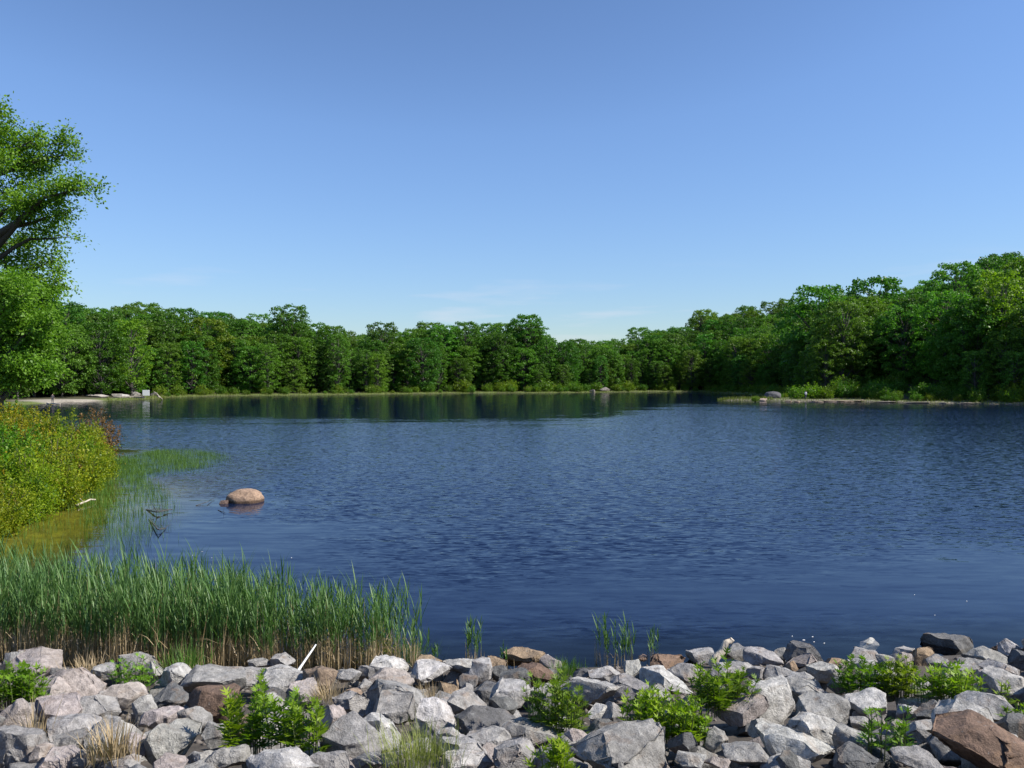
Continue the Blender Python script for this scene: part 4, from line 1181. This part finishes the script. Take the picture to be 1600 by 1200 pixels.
reed_clump(1014, 1035, 58, 6, .10, 'few thin reeds before the mossy brown rock', 44)
reed_clump(679, 1038, 40, 4, .04, 'lone reed sprig right of the reed bed', 45)
reed_clump(787, 1040, 40, 4, .05, 'lone reed sprig beside the tan boulder', 46)

def tuft(name, label, loc, n, h, spread, mats, seed, wid=.010, lean=.45, cat='grass'):
    r = np.random.default_rng(seed); mb = MB()
    b0 = np.stack([r.normal(0, spread, n), r.normal(0, spread * .8, n), np.full(n, -.03)], 1)
    ang = np.arctan2(b0[:, 1], b0[:, 0]) + r.normal(0, .7, n)
    blades(mb, b0, ang, h * r.uniform(.5, 1.1, n), np.full(n, wid), np.abs(r.normal(0, lean * .6, n)), r.uniform(.1, 1.0, n), 0, 3)
    return tag(link(name, mb.mesh(name, mats), loc=loc), label, cat)
tuft('grass_tuft', 'bright green grass tuft at the foot of the reeds', on_slope(290, 1052, 0), 220, .48, .14, [M_POND], 51)
tuft('grass_tuft', 'green grass tuft at the right end of the reed bed', on_slope(640, 1036, 0), 300, .46, .20, [M_POND], 52)
tuft('grass_tuft', 'short green grass at the water right of the tan boulder', on_slope(888, 1054, 0), 300, .24, .12, [M_POND], 53)
tuft('dry_grass_tuft', 'dry brown grass tuft between the lower left rocks', on_slope(172, 1180, .12), 160, .32, .09, [M_STRAW], 54)
tuft('grass_tuft', 'wispy pale grass tuft at the bottom left of centre', on_slope(652, 1190, .1), 420, .30, .13, [leaf_mat('pale_grass', (.20, .24, .06), (.32, .34, .11), .35, tint=False)], 55, .006)
tuft('dry_grass_tuft', 'dry straw tuft beside the rocks below the reeds', on_slope(140, 1050, .05), 180, .28, .16, [M_STRAW], 56, .008, .9)
tuft('dry_grass_tuft', 'dry straw tuft left of the tall leafy weeds', on_slope(300, 1062, .05), 130, .25, .14, [M_STRAW], 57, .008, .9)
tuft('dry_grass_tuft', 'dry straw tuft under the orange topped boulder', on_slope(510, 1090, .10), 220, .22, .09, [M_STRAW], 58, .006, .9)
tuft('dry_grass_tuft', 'dry stalks among the rocks near the left edge', on_slope(52, 1150, .08), 40, .38, .06, [M_STRAW], 59, .008, .3)
tuft('dry_grass_tuft', 'dry stalks between the pale rocks left of centre', on_slope(668, 1094, .05), 90, .24, .07, [M_STRAW], 60, .006, .5)

# grass standing in the shallows along the left bank
r = np.random.default_rng(61); mb = MB(); B = []
while len(B) < 21000:
    y = r.uniform(18.5, 49); x = r.uniform(-22, -9)
    px, py = to_px((x, y, 0))
    if sd1(x, y) > .3: continue
    edge = np.interp(py, [690, 712, 728, 745, 760, 790, 835, 870], [215, 345, 330, 215, 238, 262, 262, 200])
    if px > edge + r.normal(0, 12): continue
    dens = .55 + .45 * math.sin(x * 1.9 + 1) * math.sin(y * 1.3)
    dens *= np.interp(py, [690, 760, 790, 870], [1, .8, .45, .3])
    if py > 795 and px < 130: dens *= .2
    if r.random() > dens * 1.0: continue
    B.append((x, y, max(-.3, gz(x, y))))
B = np.array(B); n = len(B)
blades(mb, B, r.uniform(0, 6.28, n), -B[:, 2] + r.uniform(.05, .34, n), np.full(n, .017), np.abs(r.normal(0, .22, n)), r.uniform(0, .7, n), 0, 2)
tag(link('pond_grass', mb.mesh('pond_grass', [M_POND])), 'thin green grass standing in the shallows by the left bank', 'grass', kind='stuff')

# sedge along the far waterline
r = np.random.default_rng(62); mb = MB(); B = []
for i in range(len(SHORE)):
    a, b_ = np.array(SHORE[i]), np.array(SHORE[(i + 1) % len(SHORE)])
    if max(a[1], b_[1]) < 112: continue
    n = int(np.linalg.norm(b_ - a) * 34)
    t = r.random((n, 1)); q = a + (b_ - a) * t + r.normal(0, 1.1, (n, 2)); B.append(q)
B = np.concatenate(B)
q = r.uniform([41, 156.5], [52, 163], (1500, 2)); B = np.concatenate([B, q])
sdB = shore_sd(B[:, 0], B[:, 1]); pxB = 800 + B[:, 0] / B[:, 1] * F_PX
ok = (sdB > -.6) & (pxB > 120) & (pxB < 1650) & (np.hypot(B[:, 0] + 84, B[:, 1] - 149) > 10)
B = B[ok]; n = len(B); B3 = np.stack([B[:, 0], B[:, 1], np.maximum(ground_z(B[:, 0], B[:, 1]), -.05)], 1)
blades(mb, B3, r.uniform(0, 6.28, n), r.uniform(.25, .8, n), np.full(n, .07), np.abs(r.normal(0, .35, n)), r.uniform(0, .7, n), 0, 2)
tag(link('shore_sedge', mb.mesh('shore_sedge', [leaf_mat('sedge', (.10, .14, .02), (.20, .22, .04), .3, tint=False)])), 'low yellow green sedge lining the far shore', 'sedge', kind='stuff')

# ------------------------------------------------------------------ leafy weeds between the rocks
def weed(name, label, px, py, w_px, h_px, stems, seed, color, lobes=5, size=1.0, lift=.1, spacing=.045, bushy=1.0):
    r = np.random.default_rng(seed)
    p = on_slope(px, py, lift); k = p.y / F_PX
    W, H = w_px * k, h_px * k * 1.05
    lf, st = MB(), MB()
    C_, D_, N_, L_ = [], [], [], []
    for s in range(int(stems * 1.4)):
        a = r.uniform(0, 6.28); rad = W * .5 * math.sqrt(r.random())
        bx, by = rad * math.cos(a), rad * math.sin(a) * .55
        h = H * r.uniform(.5, 1.05) * (1 - .35 * (rad / (W * .5)) ** 2)
        lx, ly = r.normal(0, .10 * h, 2) + np.array([bx, by]) * .12
        zb = SL * -by - .1
        q = [np.array([bx + lx * t * t, by + ly * t * t, zb + (h + .1) * t]) for t in (0, .35, .7, 1)]
        tube(st, [tuple(v) for v in q], [.006, .005, .004, .002], 3, cap=False)
        nl = max(5, int(h / spacing))
        for j in range(nl):
            t = .18 + .82 * (j + r.random()) / nl
            c = np.array([bx + lx * t * t, by + ly * t * t, zb + (h + .1) * t])
            az = j * 2.4 + r.normal(0, .4)
            ll = size * (.135 - .06 * t) * r.uniform(.8, 1.25)
            el = .15 + .75 * t + r.normal(0, .15)
            d = np.array([math.cos(az) * math.cos(el), math.sin(az) * math.cos(el), math.sin(el)])
            up = np.array([-math.cos(az) * math.sin(el), -math.sin(az) * math.sin(el), math.cos(el)])
            sd_ = np.cross(d, up)
            C_.append(c); D_.append(d); N_.append(up); L_.append(ll)
            for m in range(lobes - 1):
                f = .25 + .5 * (m // 2) / max(1, (lobes - 1) / 2); sg = 1 if m % 2 else -1
                C_.append(c + d * ll * f); D_.append(d * .65 + sd_ * sg * .8 + up * .1); N_.append(up + r.normal(0, .25, 3)); L_.append(ll * .62 * (1 - .3 * f))
    C_, D_, N_, L_ = np.array(C_), np.array(D_), np.array(N_), np.array(L_)
    leaf_quads(lf, C_, D_, N_, L_, L_ * (.26 if lobes > 1 else .42), fold=.1)
    o = empty(name, p)
    link('leaves', lf.mesh('weed_leaves', M_WEED), o, color=color); link('stems', st.mesh('weed_stems', M_STEM), o)
    return tag(o, label, 'plant', 'weeds among the riprap')
gb, yb, gg = (.95, 1.0, .8), (1.25, 1.08, .75), (.9, .92, 1.1)
weed('leafy_weed', 'dense ferny green bush at the left edge among the rocks', 25, 1092, 88, 52, 60, 71, (.8, 1.0, .8), 3, 1.1, .12)
weed('leafy_weed', 'low leafy weeds below the reeds at left', 205, 1068, 75, 42, 16, 72, (.85, .95, .9), 5, .9)
weed('leafy_weed', 'tallest leafy stem on the left of the tall weeds', 370, 1168, 34, 106, 3, 73, yb, 5, 1.3, .1, .022)
weed('leafy_weed', 'tall leafy weeds left of centre before the pinkish slab', 425, 1165, 72, 96, 11, 74, gb, 5, 1.15, .1, .026)
weed('leafy_weed', 'leafy weeds on the right of the tall clump, left of centre', 478, 1168, 56, 84, 9, 75, yb, 5, 1.1, .1, .028)
weed('leafy_weed', 'lone thin stem rising behind the tall weeds left of centre', 412, 1110, 16, 80, 2, 84, gb, 5, .9, .1, .03)
weed('pale_weed', 'tall grey green weeds with pale tops at centre', 868, 1140, 88, 98, 20, 76, gg, 5, .95, .1, .03)
weed('leafy_weed', 'low bright weeds at the bottom centre', 862, 1198, 64, 48, 12, 77, yb, 5, 1.0, .12, .03)
weed('leafy_weed', 'wide mass of bright yellow green weeds right of centre', 1035, 1150, 120, 72, 58, 78, yb, 3, .95, .1, .026)
weed('leafy_weed', 'taller lush green weeds below the driftwood', 1130, 1104, 84, 74, 22, 79, gb, 5, 1.2, .1, .028)
weed('leafy_weed', 'bright weeds near the right waterline, left clump', 1345, 1082, 74, 58, 22, 80, gb, 5, 1.0, .1, .028)
weed('leafy_weed', 'bright weeds near the right waterline, middle clump', 1402, 1082, 66, 52, 20, 85, yb, 5, 1.0, .1, .028)
weed('leafy_weed', 'spreading bright weeds near the right waterline, right clump', 1490, 1086, 106, 44, 40, 81, yb, 3, 1.1, .12, .03)
weed('leafy_weed', 'sparse weeds between the lower right rocks', 1385, 1168, 66, 70, 9, 82, gb, 5, .9, .1, .035)
weed('leafy_weed', 'tiny weed sprig among the rocks near the right edge', 1573, 1094, 18, 34, 4, 83, yb, 3, .9, .1, .03)
weed('leafy_weed', 'small weed cut by the right edge of the picture', 1592, 1122, 40, 30, 7, 86, gb, 3, .9, .1, .03)
weed('leafy_weed', 'small weeds on the reed bed\'s right foot', 585, 1040, 60, 66, 14, 87, (.9, .95, .7), 3, .8, .0, .03)
weed('leafy_weed', 'low weed sprig under the wide bright weeds', 1090, 1150, 40, 30, 8, 88, gb, 5, .9, .1, .03)

# ------------------------------------------------------------------ the far beach, the point and the people
def far_rock(px, py, w, d, h, seed, col, label, name='shore_rock'):
    p = at(px, py, .1)
    me = round_rock(seed, (w, d, h)) if h > 1.9 else rock_mesh(seed, (w, d, h), 2, 9, .04)
    me.materials.append(M_ROCK)
    tag(link(name, me, loc=(p.x, p.y, max(0, gz(p.x, p.y)) + h * .25), color=col), label, 'rock')
far_rock(152, 623, 4.5, 2.5, .8, 4001, (.40, .36, .32), 'flat pale slab rock by the beach at the far left')
far_rock(188, 621.5, 3.8, 2.2, .9, 4002, (.42, .39, .36), 'pale slab rock on the left shore beside the white panel')
far_rock(212, 620.5, 2.4, 2, 1.6, 4003, (.34, .31, .28), 'grey rock just left of the white panel')
far_rock(240, 620.8, 2.0, 1.6, 1.3, 4004, (.13, .12, .11), 'dark rock just right of the white panel')
far_rock(202, 623.5, 7.0, 1.2, .5, 4005, (.36, .31, .26), 'long low ledge at the water below the white panel')
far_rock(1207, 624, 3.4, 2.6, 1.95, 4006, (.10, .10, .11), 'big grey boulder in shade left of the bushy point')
far_rock(1192, 625.8, 1.6, 1.2, .7, 4007, (.45, .34, .27), 'small pinkish rock between the spit and the grey boulder')
far_rock(945, 612.2, 3.4, 2.4, 1.7, 4008, (.24, .21, .19), 'grey rock at the end of the sunlit far shore')
far_rock(925, 612.4, 2.0, 1.6, 1.0, 4009, (.22, .19, .17), 'low rock at the sunlit far shore left of a bigger one')
for i, (px, py, w) in enumerate([(1232, 627, 1.8), (1246, 627.3, 1.5), (1275, 627.3, 3.4), (1298, 627, 4.2), (1322, 627, 4.6), (1345, 627, 3.2)]):
    far_rock(px, py, w * .8, 1.0, .35, 4020 + i, (.26, .20, .145), 'low tan rock at the waterline of the point, %s from its left end' % ['first', 'second', 'third', 'fourth', 'fifth', 'sixth'][i])
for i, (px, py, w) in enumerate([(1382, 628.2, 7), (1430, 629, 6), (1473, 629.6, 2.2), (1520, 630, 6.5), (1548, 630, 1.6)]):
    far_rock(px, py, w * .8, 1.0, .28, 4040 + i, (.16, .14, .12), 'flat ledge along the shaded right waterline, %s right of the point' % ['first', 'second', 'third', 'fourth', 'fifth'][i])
for nm, lab, pts, rad in [('beach_log', 'pale log lying at the water before the beach person', [at(74, 630, .15), at(94, 631.2, .15)], .16),
                          ('fallen_trunk', 'pale fallen trunk leaning over the water right of the white panel', [at(246, 618, 1.2), at(254, 624, .1)], .14)]:
    branch(nm, lab, pts, rad, M_DRIFT, 'log', 7, 0 if 'beach' in nm else 2, 5)
# white panel on two short posts
p = at(228, 621, .3); g = gz(p.x, p.y)
pan = empty('notice_board', (p.x, p.y, g), .1)
def box_bm(dims, bev=.02):
    bm = bmesh.new(); bmesh.ops.create_cube(bm, size=1.0)
    for v in bm.verts: v.co = Vector((v.co.x * dims[0], v.co.y * dims[1], v.co.z * dims[2]))
    bmesh.ops.bevel(bm, geom=bm.edges[:], offset=bev, segments=2, affect='EDGES'); return bm
def bmobj(name, bm, mat, parent, loc):
    me = bpy.data.meshes.new(name); bm.to_mesh(me); bm.free(); me.materials.append(mat); return link(name, me, parent, loc)
bmobj('board', box_bm((1.45, .12, 1.25)), M_WHITE, pan, (0, 0, .95))
for sx in (-.55, .55): bmobj('post', box_bm((.12, .12, 1.5)), M_BARK, pan, (sx, .14, .65))
tag(pan, 'small white panel standing on the far left shore', 'panel')

def person(label, loc, rz, shirt, trousers, seed, arms):
    """standing figure grown from a joint skeleton"""
    J = {'pelvis': (0, 0, .95, .13), 'waist': (0, .01, 1.12, .125), 'chest': (0, .0, 1.34, .15), 'neck': (0, .0, 1.50, .058), 'head': (0, -.02, 1.63, .098), 'crown': (0, -.01, 1.72, .07)}
    E = [('pelvis', 'waist'), ('waist', 'chest'), ('chest', 'neck'), ('neck', 'head'), ('head', 'crown')]
    for s, sg in (('l', 1), ('r', -1)):
        J['hip' + s] = (.09 * sg, 0, .88, .095); J['knee' + s] = (.10 * sg, -.03, .49, .062); J['ank' + s] = (.11 * sg, .02, .09, .042); J['toe' + s] = (.12 * sg, -.16, .035, .036)
        J['sh' + s] = (.19 * sg, 0, 1.42, .062); J['elb' + s] = arms[s][0] + (.045,); J['wri' + s] = arms[s][1] + (.034,); J['hand' + s] = arms[s][2] + (.036,)
        E += [('pelvis', 'hip' + s), ('hip' + s, 'knee' + s), ('knee' + s, 'ank' + s), ('ank' + s, 'toe' + s), ('chest', 'sh' + s), ('sh' + s, 'elb' + s), ('elb' + s, 'wri' + s), ('wri' + s, 'hand' + s)]
    keys = list(J); me = bpy.data.meshes.new('person')
    me.from_pydata([J[k][:3] for k in keys], [(keys.index(a), keys.index(b_)) for a, b_ in E], [])
    tmp = bpy.data.objects.new('person_skeleton', me); COL.objects.link(tmp)
    tmp.modifiers.new('skin', 'SKIN')
    sk = me.skin_vertices[0].data
    for i, k in enumerate(keys): sk[i].radius = (J[k][3], J[k][3]); sk[i].use_root = (k == 'pelvis')
    sub = tmp.modifiers.new('sub', 'SUBSURF'); sub.levels = 2; sub.render_levels = 2
    dg = bpy.context.evaluated_depsgraph_get()
    body = bpy.data.meshes.new_from_object(tmp.evaluated_get(dg))
    bpy.data.objects.remove(tmp)
    body.name = 'person'
    for m in (plain_mat('skin', (.42, .27, .19), .6, .05), plain_mat('shirt', shirt, .85, .1), plain_mat('trousers', trousers, .85, .1), plain_mat('hair', (.04, .03, .025), .7, .2), plain_mat('shoe', (.05, .045, .04), .7, .1)): body.materials.append(m)
    for f in body.polygons:
        c = f.center
        hand = min((Vector(c) - Vector(J[k][:3])).length for k in ('handl', 'handr', 'wril', 'wrir')) < .09
        f.material_index = 4 if c.z < .08 else 2 if (c.z < .98 and abs(c.x) < .24 and not hand) else 3 if (c.z > 1.68 or (c.z > 1.6 and c.y > .02)) else 0 if (c.z > 1.49 or hand) else 1
        f.use_smooth = True
    o = link('person', body, loc=loc); o.rotation_euler = (0, 0, rz)
    return tag(o, label, 'person')
A1 = {'l': ((.27, .02, 1.18), (.22, -.16, 1.05), (.18, -.24, 1.06)), 'r': ((-.27, .02, 1.17), (-.20, -.18, 1.08), (-.15, -.26, 1.10))}
A2 = {'l': ((.27, .03, 1.16), (.28, -.02, .92), (.28, -.04, .83)), 'r': ((-.27, .03, 1.16), (-.20, -.15, 1.02), (-.14, -.2, 1.03))}
p = at(1259, 626.9, 0.0)
person('person in a light grey top and dark trousers standing on the bushy point', (p.x, p.y, max(gz(p.x, p.y), .02)), .2, (.45, .47, .52), (.05, .055, .08), 1, A1)
p = at(82, 629.8, .15)
person('person in dark clothing standing on the beach at far left', (p.x, p.y, max(gz(p.x, p.y), .02)), .6, (.06, .055, .06), (.04, .04, .05), 2, A2)

# bits of foam and pollen drifting near the dam
mb = MB(); rf = random.Random(4)
for px, py in [(1239, 995), (1257, 1001), (1271, 996), (1273, 1004), (1289, 1006), (848, 1026), (856, 1024), (1462, 962), (1512, 940), (1430, 930), (455, 872), (300, 868), (315, 862), (330, 872)]:
    p = at(px, py, .006); s = rf.uniform(.006, .016)
    v = [(p.x + s * 1.6 * math.cos(t) * rf.uniform(.7, 1.2), p.y + s * math.sin(t) * rf.uniform(.7, 1.2), .006) for t in np.linspace(0, 6.28, 8)[:-1]]
    mb.add(v + [(p.x, p.y, .016)], [(i, (i + 1) % 7, 7) for i in range(7)])
tag(link('foam_flecks', mb.mesh('foam_flecks', M_WHITE)), 'white flecks of foam floating on the lake', 'foam', kind='stuff')
print('tris', sum(sum(len(p_.vertices) - 2 for p_ in m_.polygons) if len(m_.polygons) < 20000 else len(m_.polygons) * 2 for m_ in bpy.data.meshes))
